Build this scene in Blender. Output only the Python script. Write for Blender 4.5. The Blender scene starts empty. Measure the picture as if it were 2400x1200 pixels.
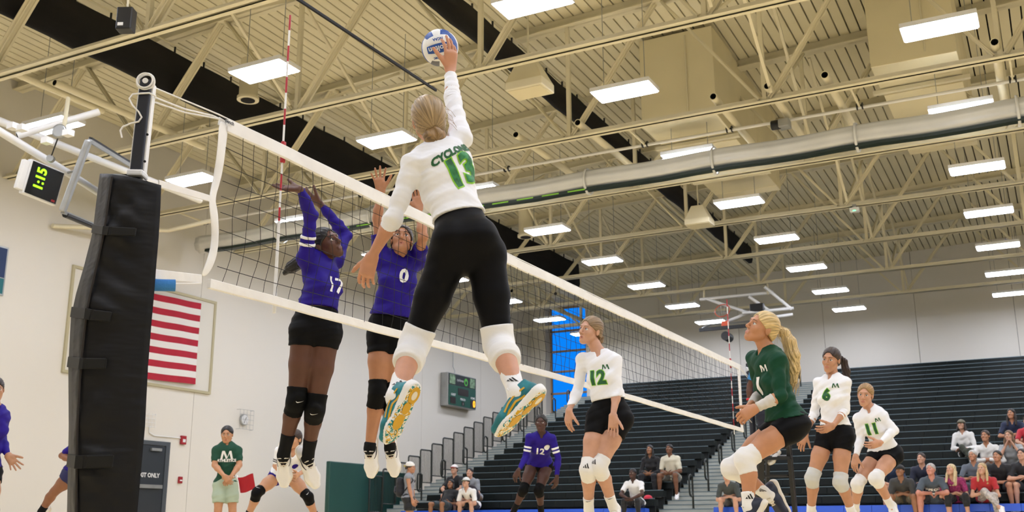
import bpy, bmesh, math, random
import numpy as np
from mathutils import Vector, Matrix
from mathutils.bvhtree import BVHTree

# ---------------------------------------------------------------- camera, sky, exposure
SC = bpy.context.scene
COL = SC.collection
YAW, PITCH, ROLL, FPX = math.radians(27.4555), math.radians(14.5752), math.radians(-0.2307), 2442.2
CAM = np.array([0.0, 0.0, 0.12])
FWD = np.array([-math.sin(YAW)*math.cos(PITCH), math.cos(YAW)*math.cos(PITCH), math.sin(PITCH)])
_r = np.array([math.cos(YAW), math.sin(YAW), 0.0]); _u = np.cross(_r, FWD)
RGT = _r*math.cos(ROLL) + _u*math.sin(ROLL)
UPV = -_r*math.sin(ROLL) + _u*math.cos(ROLL)
cd = bpy.data.cameras.new('camera'); cam = bpy.data.objects.new('camera', cd); COL.objects.link(cam)
M = Matrix(((RGT[0], UPV[0], -FWD[0], CAM[0]), (RGT[1], UPV[1], -FWD[1], CAM[1]), (RGT[2], UPV[2], -FWD[2], CAM[2]), (0, 0, 0, 1)))
cam.matrix_world = M
cd.sensor_width = 36.0; cd.lens = 36.0*FPX/2400.0; cd.clip_end = 200; cd.clip_start = 0.05
cd.dof.use_dof = True; cd.dof.focus_distance = 6.2; cd.dof.aperture_fstop = 5.0
SC.camera = cam
W = bpy.data.worlds.new('dusk_sky'); SC.world = W; W.use_nodes = True
W.node_tree.nodes['Background'].inputs[0].default_value = (0.003, 0.2, 0.8, 1)
W.node_tree.nodes['Background'].inputs[1].default_value = 0.8
SC.view_settings.view_transform = 'Standard'; SC.view_settings.look = 'None'
SC.view_settings.exposure = 0.58; SC.view_settings.gamma = 1.0; SC.view_settings.use_curve_mapping = False
SC.cycles.max_bounces = 5; SC.cycles.diffuse_bounces = 3; SC.cycles.glossy_bounces = 2; SC.cycles.transmission_bounces = 4
SC.cycles.caustics_reflective = False; SC.cycles.caustics_refractive = False
SC.cycles.adaptive_threshold = 0.03
LAMP = 33.0     # radiance of the LED diffusers
rnd = random.Random(7)

# ---------------------------------------------------------------- helpers
def V(*a): return np.array(a, float)
def unit(v): v = np.asarray(v, float); return v/(np.linalg.norm(v)+1e-12)
def at(px, py, depth):                      # survey point: photo pixel at a distance along the view axis
    return CAM + (FWD + RGT*(px-1200)/FPX - UPV*(py-600)/FPX)*depth
def on(px, py, axis, val):                  # survey point on a plane of the room
    d = FWD + RGT*(px-1200)/FPX - UPV*(py-600)/FPX
    return CAM + d*((val-CAM[axis])/d[axis])
def lin(c):
    if isinstance(c, str):
        c = c.lstrip('#'); c = [int(c[i:i+2], 16)/255 for i in (0, 2, 4)]
    return tuple((x/12.92 if x <= 0.04045 else ((x+0.055)/1.055)**2.4) for x in c)
MATS = {}
def mat(name, col='#808080', rough=0.6, metal=0.0, bump=0.0, bscale=40.0, var=0.0, vscale=6.0, emit=0.0, spec=0.5, stretch=None, sss=0.0, sheen=0.0, coat=0.0):
    if name in MATS: return MATS[name]
    m = bpy.data.materials.new(name); m.use_nodes = True; MATS[name] = m
    nt = m.node_tree; b = nt.nodes['Principled BSDF']; c = lin(col)
    b.inputs['Base Color'].default_value = (*c, 1); b.inputs['Roughness'].default_value = rough
    b.inputs['Metallic'].default_value = metal; b.inputs['Specular IOR Level'].default_value = spec
    if sheen: b.inputs['Sheen Weight'].default_value = sheen
    if coat: b.inputs['Coat Weight'].default_value = coat
    if sss:
        b.inputs['Subsurface Weight'].default_value = sss; b.inputs['Subsurface Radius'].default_value = (0.012, 0.005, 0.003)
        b.inputs['Subsurface Scale'].default_value = 1.0
    if emit:
        b.inputs['Emission Color'].default_value = (*c, 1); b.inputs['Emission Strength'].default_value = emit
    tc = None
    def coords():
        nonlocal tc
        if tc is None:
            t = nt.nodes.new('ShaderNodeTexCoord'); tc = t.outputs['Object']
            if stretch:
                mp = nt.nodes.new('ShaderNodeMapping'); mp.inputs['Scale'].default_value = stretch
                nt.links.new(tc, mp.inputs['Vector']); tc = mp.outputs['Vector']
        return tc
    if var:
        n = nt.nodes.new('ShaderNodeTexNoise'); n.inputs['Scale'].default_value = vscale; n.inputs['Detail'].default_value = 2
        nt.links.new(coords(), n.inputs['Vector'])
        r = nt.nodes.new('ShaderNodeValToRGB'); r.color_ramp.elements[0].position = 0.32; r.color_ramp.elements[1].position = 0.68
        r.color_ramp.elements[0].color = (*[max(0, x*(1-var)) for x in c], 1); r.color_ramp.elements[1].color = (*[min(1, x*(1+var)) for x in c], 1)
        nt.links.new(n.outputs['Fac'], r.inputs['Fac']); nt.links.new(r.outputs['Color'], b.inputs['Base Color'])
    if bump:
        n = nt.nodes.new('ShaderNodeTexNoise'); n.inputs['Scale'].default_value = bscale; n.inputs['Detail'].default_value = 2
        nt.links.new(coords(), n.inputs['Vector'])
        bp = nt.nodes.new('ShaderNodeBump'); bp.inputs['Strength'].default_value = bump; bp.inputs['Distance'].default_value = 0.02
        nt.links.new(n.outputs['Fac'], bp.inputs['Height']); nt.links.new(bp.outputs['Normal'], b.inputs['Normal'])
    return m

def tag(o, label=None, cat=None, group=None, kind=None):
    if label: o['label'] = label
    if cat: o['category'] = cat
    if group: o['group'] = group
    if kind: o['kind'] = kind
    return o
def empty(name, loc=(0, 0, 0), label=None, cat=None, group=None, kind=None):
    o = bpy.data.objects.new(name, None); COL.objects.link(o); o.location = Vector([float(x) for x in loc])
    o.empty_display_size = 0.1
    return tag(o, label, cat, group, kind)
def link(name, me, m=None, parent=None):
    if m is not None:
        for x in (m if isinstance(m, (list, tuple)) else [m]): me.materials.append(x)
    o = bpy.data.objects.new(name, me); COL.objects.link(o)
    if parent is not None:
        o.parent = parent
        o.matrix_parent_inverse = Matrix.Identity(4)
        w = parent.matrix_world_cached if hasattr(parent, 'matrix_world_cached') else None
        o.location = -world_loc(parent)
    return o
def world_loc(o):
    v = Vector((0, 0, 0))
    while o is not None: v += o.location; o = o.parent
    return v
class MB:
    """collects simple solids in world coordinates, builds ONE mesh object"""
    def __init__(s): s.v = []; s.f = []; s.mi = []; s.sm = []
    def add(s, vs, fs, mi=0, sm=False):
        n = len(s.v); s.v += [tuple(float(c) for c in p) for p in vs]
        for f in fs: s.f.append(tuple(n+i for i in f)); s.mi.append(mi); s.sm.append(sm)
        return s
    def box(s, lo, hi, mi=0):
        (a, b, c), (d, e, f) = lo, hi
        return s.add([(a,b,c),(d,b,c),(d,e,c),(a,e,c),(a,b,f),(d,b,f),(d,e,f),(a,e,f)], [(3,2,1,0),(4,5,6,7),(0,1,5,4),(1,2,6,5),(2,3,7,6),(3,0,4,7)], mi)
    def obox(s, c, ax, ay, az, mi=0):        # half-axis vectors
        c, ax, ay, az = map(np.asarray, (c, ax, ay, az))
        vs = [c+i*ax+j*ay+k*az for k in (-1, 1) for i, j in ((-1,-1),(1,-1),(1,1),(-1,1))]
        return s.add(vs, [(3,2,1,0),(4,5,6,7),(0,1,5,4),(1,2,6,5),(2,3,7,6),(3,0,4,7)], mi)
    def bar(s, p, q, w, h, up=(0, 0, 1), mi=0, off=(0, 0)):
        p, q = np.asarray(p, float), np.asarray(q, float); t = unit(q-p); sd = np.cross(t, up)
        if np.linalg.norm(sd) < 1e-6: sd = np.cross(t, (1, 0, 0))
        sd = unit(sd); u = np.cross(sd, t)
        return s.obox((p+q)/2+sd*off[0]+u*off[1], (q-p)/2, sd*w/2, u*h/2, mi)
    def tube(s, pts, r, n=10, mi=0, caps=True, flat=1.0, up=None, closed=False):
        pts = [np.asarray(p, float) for p in pts]; m = len(pts); rs = r if hasattr(r, '__len__') else [r]*m
        tang = [unit(pts[(i+1) % m if closed else min(i+1, m-1)]-pts[(i-1) % m if closed else max(i-1, 0)]) for i in range(m)]
        ref = np.asarray(up, float) if up is not None else (V(0,0,1) if abs(tang[0][2]) < 0.9 else V(1,0,0))
        vs = []
        sd = unit(np.cross(tang[0], ref))
        for i in range(m):
            if up is not None: sd = unit(np.cross(tang[i], ref))
            else: sd = unit(sd-tang[i]*np.dot(sd, tang[i]))
            u = np.cross(sd, tang[i])
            for k in range(n):
                a = 2*math.pi*k/n; vs.append(pts[i]+sd*math.cos(a)*rs[i]+u*math.sin(a)*rs[i]*flat)
        fs = []
        for i in range(m if closed else m-1):
            j = (i+1) % m
            for k in range(n): fs.append((i*n+k, i*n+(k+1) % n, j*n+(k+1) % n, j*n+k))
        s.add(vs, fs, mi, True)
        if caps and not closed:
            s.add(vs[:n], [tuple(range(n))[::-1]], mi); s.add(vs[-n:], [tuple(range(n))], mi)
        return s
    def pipe(s, p, q, ro, ri, n=14, mi=0, mi_in=None):  # hollow tube, open ends
        p, q = np.asarray(p, float), np.asarray(q, float); t = unit(q-p); sd = unit(np.cross(t, (0, 0, 1))); u = np.cross(sd, t)
        rings = []
        for c, r in ((p, ro), (q, ro), (q, ri), (p, ri)):
            rings.append([c+sd*math.cos(2*math.pi*k/n)*r+u*math.sin(2*math.pi*k/n)*r for k in range(n)])
        vs = [x for rg in rings for x in rg]
        for a in range(4):
            b = (a+1) % 4
            s.add([*rings[a], *rings[b]], [(k, (k+1) % n, n+(k+1) % n, n+k) for k in range(n)], (mi_in if (a == 2 and mi_in is not None) else mi), a in (0, 2))
        return s
    def lathe(s, c, axis, prof, n=24, mi=0, ref=None):   # prof: list of (radius, height)
        c = np.asarray(c, float); ax = unit(axis); sd = unit(np.cross(ax, ref if ref is not None else ((0, 0, 1) if abs(ax[2]) < .9 else (1, 0, 0)))); u = np.cross(ax, sd)
        vs = [c+ax*h+sd*math.cos(2*math.pi*k/n)*r+u*math.sin(2*math.pi*k/n)*r for r, h in prof for k in range(n)]
        fs = [(i*n+k, i*n+(k+1) % n, (i+1)*n+(k+1) % n, (i+1)*n+k) for i in range(len(prof)-1) for k in range(n)]
        s.add(vs, fs, mi, True)
        s.add(vs[:n], [tuple(range(n))[::-1]], mi); s.add(vs[-n:], [tuple(range(n))], mi); return s
    def prism(s, poly, ext, mi=0):            # poly: 3D points of a planar outline, ext: extrusion vector
        p = [np.asarray(x, float) for x in poly]; n = len(p); q = [x+np.asarray(ext, float) for x in p]
        return s.add(p+q, [tuple(range(n))[::-1], tuple(range(n, 2*n))]+[(i, (i+1) % n, n+(i+1) % n, n+i) for i in range(n)], mi)
    def mesh(s, name, fix=True):
        me = bpy.data.meshes.new(name); me.from_pydata(s.v, [], s.f)
        me.polygons.foreach_set('material_index', s.mi); me.polygons.foreach_set('use_smooth', s.sm)
        if fix:
            bm = bmesh.new(); bm.from_mesh(me); bmesh.ops.recalc_face_normals(bm, faces=bm.faces); bm.to_mesh(me); bm.free()
        me.update(); return me
    def build(s, name, m, parent=None, bevel=0, fix=True):
        o = link(name, s.mesh(name, fix), m, parent)
        if bevel:
            b = o.modifiers.new('bevel', 'BEVEL'); b.width = bevel; b.segments = 2; b.limit_method = 'ANGLE'; b.angle_limit = 0.7
        return o
def arc(c, r, a0, a1, n, e1, e2):
    c, e1, e2 = map(np.asarray, (c, e1, e2))
    return [c+e1*r*math.cos(a0+(a1-a0)*i/n)+e2*r*math.sin(a0+(a1-a0)*i/n) for i in range(n+1)]
def clone(src, name, parent, offset):         # shares mesh data
    o = src.copy(); COL.objects.link(o); o.name = name
    o.parent = parent; o.location = src.location + Vector([float(x) for x in offset]); return o
FONT = None
def text_mesh(txt, size, bold=0.0, ext=0.0, res=3, align='CENTER', shear=0.0, spacing=1.0):
    """flat lettering as mesh arrays: verts (x right, y up) and faces"""
    cu = bpy.data.curves.new('lettering', 'FONT'); cu.body = txt; cu.size = size; cu.align_x = align; cu.align_y = 'CENTER'
    cu.offset = bold; cu.resolution_u = res; cu.extrude = ext; cu.shear = shear; cu.space_character = spacing
    o = bpy.data.objects.new('lettering', cu); COL.objects.link(o)
    dg = bpy.context.evaluated_depsgraph_get(); dg.update()
    me = bpy.data.meshes.new_from_object(o.evaluated_get(dg))
    vs = np.array([v.co[:] for v in me.vertices]); fs = [tuple(p.vertices) for p in me.polygons]
    bpy.data.objects.remove(o); bpy.data.curves.remove(cu); bpy.data.meshes.remove(me)
    return vs, fs
def sign_text(txt, size, c, right, up, m, parent, name='lettering', bold=0.0, off=0.004, shear=0.0, spacing=1.0):
    vs, fs = text_mesh(txt, size, bold, shear=shear, spacing=spacing); n = unit(np.cross(right, up)); r, u = unit(right), unit(up)
    mb = MB(); mb.add([np.asarray(c)+r*v[0]+u*v[1]+n*off for v in vs], fs)
    return mb.build(name, m, parent, fix=False)
# ---------------------------------------------------------------- materials of the hall
m_wall = mat('painted_wall', '#e4dfd4', 0.75)
m_deck = mat('painted_roof_deck', '#efe6c6', 0.6, var=0.04, vscale=0.8)
m_groove = mat('deck_groove', '#0f0c08', 0.95, spec=.1)  # near-black backing paints in the shade that the shallow flutes lack
m_steel = mat('cream_painted_steel', '#e8dfc0', 0.5, var=0.05, vscale=1.5)
m_steel2 = mat('cream_duct_paint', '#e6dbb6', 0.55, var=0.06, vscale=0.8)
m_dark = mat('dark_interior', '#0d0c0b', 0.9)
m_black = mat('black_fabric', '#0e0e10', 0.95, bump=0.1, bscale=20)
m_blackm = mat('black_metal', '#141516', 0.4)
m_white = mat('white_paint', '#eeeeec', 0.4)
m_grey = mat('galvanised_grey', '#a6a8a6', 0.35, metal=0.6, var=0.1, vscale=4)
m_floor = mat('maple_floor', '#f0dcb0', 0.4, var=0.12, vscale=2.0, stretch=(8, 0.6, 1))
m_lamp = mat('led_diffuser', '#e9eeff', 0.4, emit=LAMP)
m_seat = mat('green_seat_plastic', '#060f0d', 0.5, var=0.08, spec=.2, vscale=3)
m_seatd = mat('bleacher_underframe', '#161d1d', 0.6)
m_nose = mat('bleacher_nosing', '#62757d', 0.35, metal=0.1)
m_blue = mat('blue_seat_plastic', '#1750c8', 0.35)
m_step = mat('grey_stair_deck', '#a9aca4', 0.5, var=0.08, vscale=3)
m_rail = mat('dark_rail_paint', '#1c211c', 0.35)
m_wood = mat('brown_mullion', '#a98a66', 0.5)
m_glass = bpy.data.materials.new('clear_glass'); m_glass.use_nodes = True
_nt = m_glass.node_tree; _b = _nt.nodes['Principled BSDF']; _b.inputs['Transmission Weight'].default_value = 1.0
_b.inputs['Roughness'].default_value = 0.0; _b.inputs['IOR'].default_value = 1.02; _b.inputs['Base Color'].default_value = (0.96, 0.98, 1, 1)

XL, YE = -18.1, 36.4                       # flag wall and end wall
XR, YB = 16.0, -10.0
def deck_z(x, y=22.0): return 9.2 + 0.035*x + 0.018*(36.4-y)

# floor
fl = empty('floor', (0, 0, 0), kind='structure')
MB().box((XL-0.2, YB-0.2, -0.2), (XR+0.2, YE+0.2, 0.0)).build('court_surface', m_floor, fl)
# ceiling: every deck pan is a piece, dark flutes between
ce = empty('ceiling', (0, 0, 9.8), kind='structure')
def slab(x0, x1, z0, z1, ya=YB, yb=YE+.2):
    p = [(x, y, deck_z(xr, y)+z) for z in (z0, z1) for x, y, xr in ((x0, ya, x0), (x1, ya, x1), (x1, yb, x1), (x0, yb, x0))]
    return MB().add(p, [(3,2,1,0),(4,5,6,7),(0,1,5,4),(1,2,6,5),(2,3,7,6),(3,0,4,7)])
slab(XL-.2, XR, .12, .3).build('deck_backing', m_groove, ce)
x = XL; first = None
while x < XR-0.05:
    w = 0.2; g = 0.028
    if first is None: first = slab(x+g/2, x+w-g/2, 0, .16).build('deck_pan', m_deck, ce); x0 = x
    else: clone(first, 'deck_pan', ce, (x-x0, 0, deck_z(x)-deck_z(x0)))
    x += w
# walls
wl = empty('wall_left', (XL, 14, 0), kind='structure')
def wall_y(a, b): return MB().add([(x, y, z) for z in (0, 1) for x, y in ((XL-.2, a), (XL, a), (XL, b), (XL-.2, b))][:4]+[(x, y, deck_z(x, y)+.14) for x, y in ((XL-.2, a), (XL, a), (XL, b), (XL-.2, b))], [(3,2,1,0),(4,5,6,7),(0,1,5,4),(1,2,6,5),(2,3,7,6),(3,0,4,7)])
seams = [YB, -1.7, 8.36, 18.46, 28.5, 32.39, YE+.2]
for a, b in zip(seams[:-1], seams[1:]): wall_y(a+.006, b-.006).build('wall_panel', m_wall, wl)
MB().box((XL-.3, YB, 0), (XL-.2, YE, 8.5)).build('wall_backing', m_dark, wl)
we = empty('wall_end', (-4, YE, 0), kind='structure')
WX0, WX1, WZ0, WZ1, WD = -17.46, -15.74, 4.3, 8.55, .5
def wall_x(a, b, z0=0, z1=None):
    q = [(x, y, z0) for x, y in ((a, YE), (b, YE), (b, YE+.2), (a, YE+.2))]+[(x, y, (deck_z(x, YE)+.14 if z1 is None else z1)) for x, y in ((a, YE), (b, YE), (b, YE+.2), (a, YE+.2))]
    return MB().add(q, [(3,2,1,0),(4,5,6,7),(0,1,5,4),(1,2,6,5),(2,3,7,6),(3,0,4,7)])
es = [WX1, -12.75, -9.77, -6.8, -3.79, -0.82, 2.16, 5.14, 8.1, 11.1, 14.1, XR]
wall_x(XL+.005, WX0).build('wall_panel', m_wall, we)
wall_x(WX0, WX1, 0, WZ0).build('wall_panel', m_wall, we)
wall_x(WX0, WX1, WZ1).build('wall_panel', m_wall, we)
for a, b in zip(es[:-1], es[1:]): wall_x(a+.006, b-.006).build('wall_panel', m_wall, we)
MB().box((WX1+.3, YE+.2, 0), (XR, YE+.3, 9.0)).build('wall_backing', m_dark, we)
wr = MB().box((XR, YB, 0), (XR+.2, YE+.2, 10.8)).build('wall_right', m_wall); tag(wr, kind='structure')
wb = MB().box((XL-.2, YB-.2, 0), (XR+.2, YB, 10.8)).build('wall_back', m_wall); tag(wb, kind='structure')
# deep corner window full of dusk sky
wn = empty('window_1', (WX0, YE, WZ0), kind='structure')
YG = YE+WD
for lo_, hi_ in (((WX0-.1, YE+.2, WZ0), (WX0, YG+.1, WZ1)), ((WX1, YE+.2, WZ0), (WX1+.1, YG+.1, WZ1)), ((WX0-.1, YE+.2, WZ0-.1), (WX1+.1, YG+.1, WZ0)), ((WX0-.1, YE+.2, WZ1), (WX1+.1, YG+.1, WZ1+.1))):
    MB().box(lo_, hi_).build('reveal', m_wall, wn)
zs = [WZ0, 5.1, 5.95, 6.75, 7.55, WZ1-.07]
for z in zs: MB().box((WX0, YG-.05, z), (WX1, YG+.05, z+.07)).build('mullion', m_wood, wn)
for e in (WX0, WX1-.06): MB().box((e, YG-.05, WZ0), (e+.06, YG+.05, WZ1)).build('mullion', m_wood, wn)
for z0, z1 in zip(zs[:-1], zs[1:]): MB().box((WX0+.06, YG-.004, z0+.07), (WX1-.06, YG+.004, z1)).build('pane', m_glass, wn)

# ---------------------------------------------------------------- roof trusses
H = 6.9
TY = [6.3, 9.6, 12.9, 16.2, 19.55, 22.9, 26.2, 29.5, 32.8]
ORD = ['first', 'second', 'third', 'fourth', 'fifth', 'sixth', 'seventh', 'eighth', 'ninth', 'tenth', 'eleventh', 'twelfth']
NODES = [-17.9 + 3.555*i for i in range(10)]
for ti, ty in enumerate(TY):
    n_from_wall = len(TY)-1-ti
    tr = empty('roof_truss', (-4, ty, H), 'cream steel roof truss across the hall, %s from the end wall' % ORD[n_from_wall], 'truss', 'roof trusses')
    mb = MB()
    for s in (-1, 1):
        mb.box((XL, ty+s*.015-(.09 if s < 0 else 0), H), (XR, ty+s*.015+(.09 if s > 0 else 0), H+.012))
        mb.box((XL, ty+s*.015-(.012 if s < 0 else 0), H), (XR, ty+s*.015+(.012 if s > 0 else 0), H+.1))
    mb.build('bottom_chord', m_steel, tr)
    zt = lambda x, ty=ty: deck_z(x, ty)-.2
    mb = MB(); A = V(XL, ty, zt(XL)+.1); B = V(XR, ty, zt(XR)+.1)
    mb.bar(A, B, .24, .02, off=(0, -.09)); mb.bar(A, B, .03, .2); mb.build('top_chord', m_steel, tr)
    for i, nx in enumerate(NODES):
        if nx > 8: break
        if i > 0: MB().bar((nx, ty, H+.05), (nx, ty, zt(nx)), .07, .07).build('vertical', m_steel, tr)
        for s in (-1, 1):
            e = nx+s*1.78
            if e < XL+.1: continue
            mb = MB()
            a, b = V(nx+s*.08, ty, H+.06), V(e-s*.06, ty, zt(e)+.02)
            w = .075 if s > 0 else .05
            mb.bar(a, b, .012, w+.03, up=(0, 1, 0), off=(0, -.045)); mb.bar(a, b, .012, w+.03, up=(0, 1, 0), off=(0, .045))
            mb.bar(a, b, w, .012, up=(0, 1, 0), off=(0, -.045)); mb.bar(a, b, w, .012, up=(0, 1, 0), off=(0, .045))
            mb.build('diagonal', m_steel, tr)
# sway bracing between the trusses
for i in range(1, len(TY)-1):
    for bx in (-3.6, -10.9):
        a, b = TY[i], TY[i+1]
        nm = ORD[len(TY)-2-i]
        br = empty('sway_brace', (bx, a, H), 'crossed thin roof bracing, %s bay from the end wall, %s' % (nm, 'flag wall side' if bx < -5 else 'camera side'), 'brace', 'sway bracing')
        MB().bar((bx, a+.12, H+.12), (bx, b-.12, deck_z(bx, b)-.25), .05, .05).build('brace_rod', m_steel, br)
        MB().bar((bx+.06, b-.12, H+.12), (bx+.06, a+.12, deck_z(bx, a)-.25), .05, .05).build('brace_rod', m_steel, br)
# bridging tubes lying on the chords, open ends
def tube_y(x, y0, y1, lab, r=.065):
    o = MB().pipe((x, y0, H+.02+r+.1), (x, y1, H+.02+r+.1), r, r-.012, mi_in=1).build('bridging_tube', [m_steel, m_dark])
    tag(o, lab, 'pipe', 'bridging tubes on the truss chords')
TXN = {-0.17: 'by the small duct', -2.65: 'just left of the small duct', -3.57: 'above the ceiling winch', -4.48: 'beside the large duct', -6.96: 'left of the large duct', -8.2: 'farthest left of the row over the curtain'}
for tx, nm in TXN.items():
    tube_y(tx, 15.95, 20.0, 'cream open-ended steel tube across two truss chords, '+nm)
tube_y(-13.95, 8.8, 11.6, 'cream open-ended steel tube near the flag wall, shorter nearer length', .055)
tube_y(-13.7, 10.4, 13.75, 'cream open-ended steel tube near the flag wall, longer farther length', .06)
tube_y(-14.3, 27.5, 33.2, 'cream open-ended steel tube running to the blue corner window')
tube_y(-13.3, 28.5, 36.0, 'cream open-ended steel tube just beside the one to the blue window')
# ceiling lights
LX = [-14.75, -10.1, -5.53, -0.82, 3.83, 8.5]
LYs = [-1.95, 1.35, 4.67, 7.97, 11.27, 14.57, 17.9, 21.25, 24.57, 27.87, 31.1, 34.1]
CN = ['column along the flag wall', 'second column from the flag wall', 'third column from the flag wall', 'fourth column from the flag wall', 'fifth column from the flag wall', 'sixth column from the flag wall']
RN = {34.1: 'nearest the bleacher end wall', 31.1: 'second from the end wall', 27.87: 'third from the end wall', 24.57: 'fourth from the end wall', 21.25: 'fifth from the end wall', 17.9: 'sixth from the end wall', 14.57: 'seventh from the end wall', 11.27: 'eighth from the end wall', 7.97: 'ninth from the end wall', 4.67: 'tenth from the end wall', 1.35: 'eleventh from the end wall', -1.95: 'twelfth from the end wall', -5.25: 'thirteenth from the end wall', -8.55: 'farthest from the end wall'}
proto = None
for ci, lx in enumerate(LX):
    for ly in LYs:
        if lx > 10 and ly > 20: pass
        z = 6.85
        L = empty('ceiling_light', (lx, ly, z), 'LED ceiling light, %s, %s' % (CN[ci], RN[ly]), 'ceiling light', 'LED ceiling lights')
        if proto is None:
            a = MB()
            a.box((lx-.5, ly-.25, z), (lx-.478, ly+.25, z+.07)); a.box((lx+.478, ly-.25, z), (lx+.5, ly+.25, z+.07))
            a.box((lx-.478, ly-.25, z), (lx+.478, ly-.232, z+.07)); a.box((lx-.478, ly+.232, z), (lx+.478, ly+.25, z+.07))
            a.box((lx-.478, ly-.232, z+.055), (lx+.478, ly+.232, z+.07))
            p_h = a.build('housing', m_white, L)
            p_d = MB().add([(lx-.477, ly-.231, z-.015), (lx-.477, ly+.231, z-.015), (lx+.477, ly+.231, z-.015), (lx+.477, ly-.231, z-.015), (lx-.477, ly-.231, z+.01), (lx-.477, ly+.231, z+.01), (lx+.477, ly+.231, z+.01), (lx+.477, ly-.231, z+.01)], [(0, 1, 2, 3), (0, 4, 5, 1), (1, 5, 6, 2), (2, 6, 7, 3), (3, 7, 4, 0)]).build('diffuser', m_lamp, L, fix=False)
            a = MB()
            for s in (-1, 1): a.tube([(lx+s*.35, ly, z+.06), (lx+s*.35, ly, z+2.0)], .006, 6)
            p_w = a.build('suspension_wire', m_grey, L); proto = L
        else:
            for p in (p_h, p_d, p_w):
                c = p.copy(); COL.objects.link(c); c.parent = L
                c.location = p.location
# ---------------------------------------------------------------- black hanging curtains under the deck
def hang_curtain(x, z0, h, y0, y1, lab):
    t = empty('hanging_curtain', (x, y0, z0+h), lab, 'curtain')
    n = 60; vs = []; fs = []
    for i in range(n+1):
        y = y0+(y1-y0)*i/n
        for dx, z in ((-.06, z0+h), (-.09, z0+.12), (-.05, z0), (.05, z0), (.09, z0+.12), (.06, z0+h)):
            vs.append((x+dx+.012*math.sin(i*2.1+z), y, z+.01*math.sin(i*1.3)))
        if i:
            a, b = (i-1)*6, i*6; fs += [(a+k, a+(k+1) % 6, b+(k+1) % 6, b+k) for k in range(6)]
    fs += [tuple(range(6)), tuple(range(n*6, n*6+6))]
    mb = MB(); mb.add(vs, fs, 0, True); mb.build('fabric', m_black, t)
    MB().tube([(x+.0, y0, z0+h+.16), (x+.0, y1, z0+h+.16)], .022, 8).build('hanging_rail', m_steel, t)
    y = y0+.4; k = 0; hook = None
    while y < y1 and k < 60:
        if hook is None:
            hook = MB().tube([(x, y, z0+h-.02), (x, y, z0+h+.14)], .02, 6).build('hook', m_blackm, t); hy = y
        else: clone(hook, 'hook', t, (0, y-hy, 0))
        y += .75; k += 1
hang_curtain(-13.75, 7.85, .8, 5.0, 31.2, 'long black fabric curtain hung under the ceiling nearer the flag wall')
hang_curtain(-8.25, 8.35, .52, 5.0, 32.6, 'long black fabric curtain hung under the ceiling above the large duct')

# ---------------------------------------------------------------- rolled divider curtain with its rods
rc = empty('divider_curtain', (-8, 17.6, 6.9), 'long rolled-up pale vinyl divider curtain with a dark green hem', 'curtain')
prof = []
mb = MB(); n = 90; vs = []; K = 40
m_vinyl = mat('pale_vinyl', '#d9d8cf', 0.3, var=0.05, vscale=2)
m_hem = mat('dark_green_hem', '#1a2a22', 0.5)
for i in range(n+1):
    x = -17.4+(2.5+17.4)*i/n; sag = .03*math.cos(2*math.pi*(x+17.4)/2.5)
    for k in range(K):
        a = 2*math.pi*k/K; r = .2*(1+.045*math.sin(9*a+x*.15)+.02*math.sin(5*a-x*.5))
        vs.append((x, 17.6+math.cos(a)*r, 6.55+sag*.5+math.sin(a)*r*1.02))
fs = [(i*K+k, i*K+(k+1) % K, (i+1)*K+(k+1) % K, (i+1)*K+k) for i in range(n) for k in range(K)]
fs += [tuple(range(K)), tuple(range(n*K, n*K+K))]
mb.add(vs, fs, 0, True); mb.build('vinyl_roll', m_vinyl, rc)
mb = MB()
for i in range(30):
    x0 = -17.1+19.6*i/30; x1 = -17.1+19.6*(i+1)/30; s0, s1 = (.015*math.cos(2*math.pi*(q+17.4)/2.5) for q in (x0, x1))
    mb.bar((x0, 17.52, 6.35+s0), (x1, 17.52, 6.35+s1), .16, .055)
mb.build('hem', m_hem, rc)
m_lime = mat('lime_print', '#8fd23a', 0.5)
for i in range(12):
    x0 = -13.9+.55*i; MB().box((x0, 17.435, 6.34), (x0+.36, 17.44, 6.365)).build('hem_print', m_lime, rc)
sx = [-15, -12.5, -10, -7.5, -5, -2.5, 0, 2.2]; strap = None
for x in sx:
    pts = [(x+.02, 17.6+.235*math.cos(a), 6.55+.25*math.sin(a)) for a in np.linspace(0, 2*math.pi, 21)[:-1]]
    MB().tube(pts, .012, 6, closed=True, flat=2.2).build('strap', m_vinyl, rc)
MB().tube([(-17.4, 17.3, 7.0), (2.5, 17.3, 6.95)], .03, 8).build('drive_shaft', m_white, rc)
for x in [-17.0, -12.6, -9.1, -6.2, -4.6, -2.35, 0]:
    MB().lathe((x-.05, 17.3, 6.985), (1, 0, 0), [(.06, 0), (.06, .02), (.03, .03), (.03, .08), (.06, .09), (.06, .11)], 12).build('cable_drum', m_blackm, rc)
    MB().bar((x, 17.3, 6.98), (x, 16.3, 7.0), .03, .03).build('hanger_bracket', m_steel, rc)
wn = empty('curtain_winch', (-3.67, 17.1, 6.9), 'small black and steel winch motor on the shaft above the rolled curtain', 'winch')
MB().lathe((-3.82, 17.16, 6.86), (1, 0, 0), [(.075, 0), (.085, .01), (.085, .16), (.06, .18), (.06, .26)], 16).build('motor', m_blackm, wn)
MB().box((-3.68, 17.05, 6.78), (-3.5, 17.28, 6.92)).build('gearbox', m_grey, wn, .008)

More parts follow.
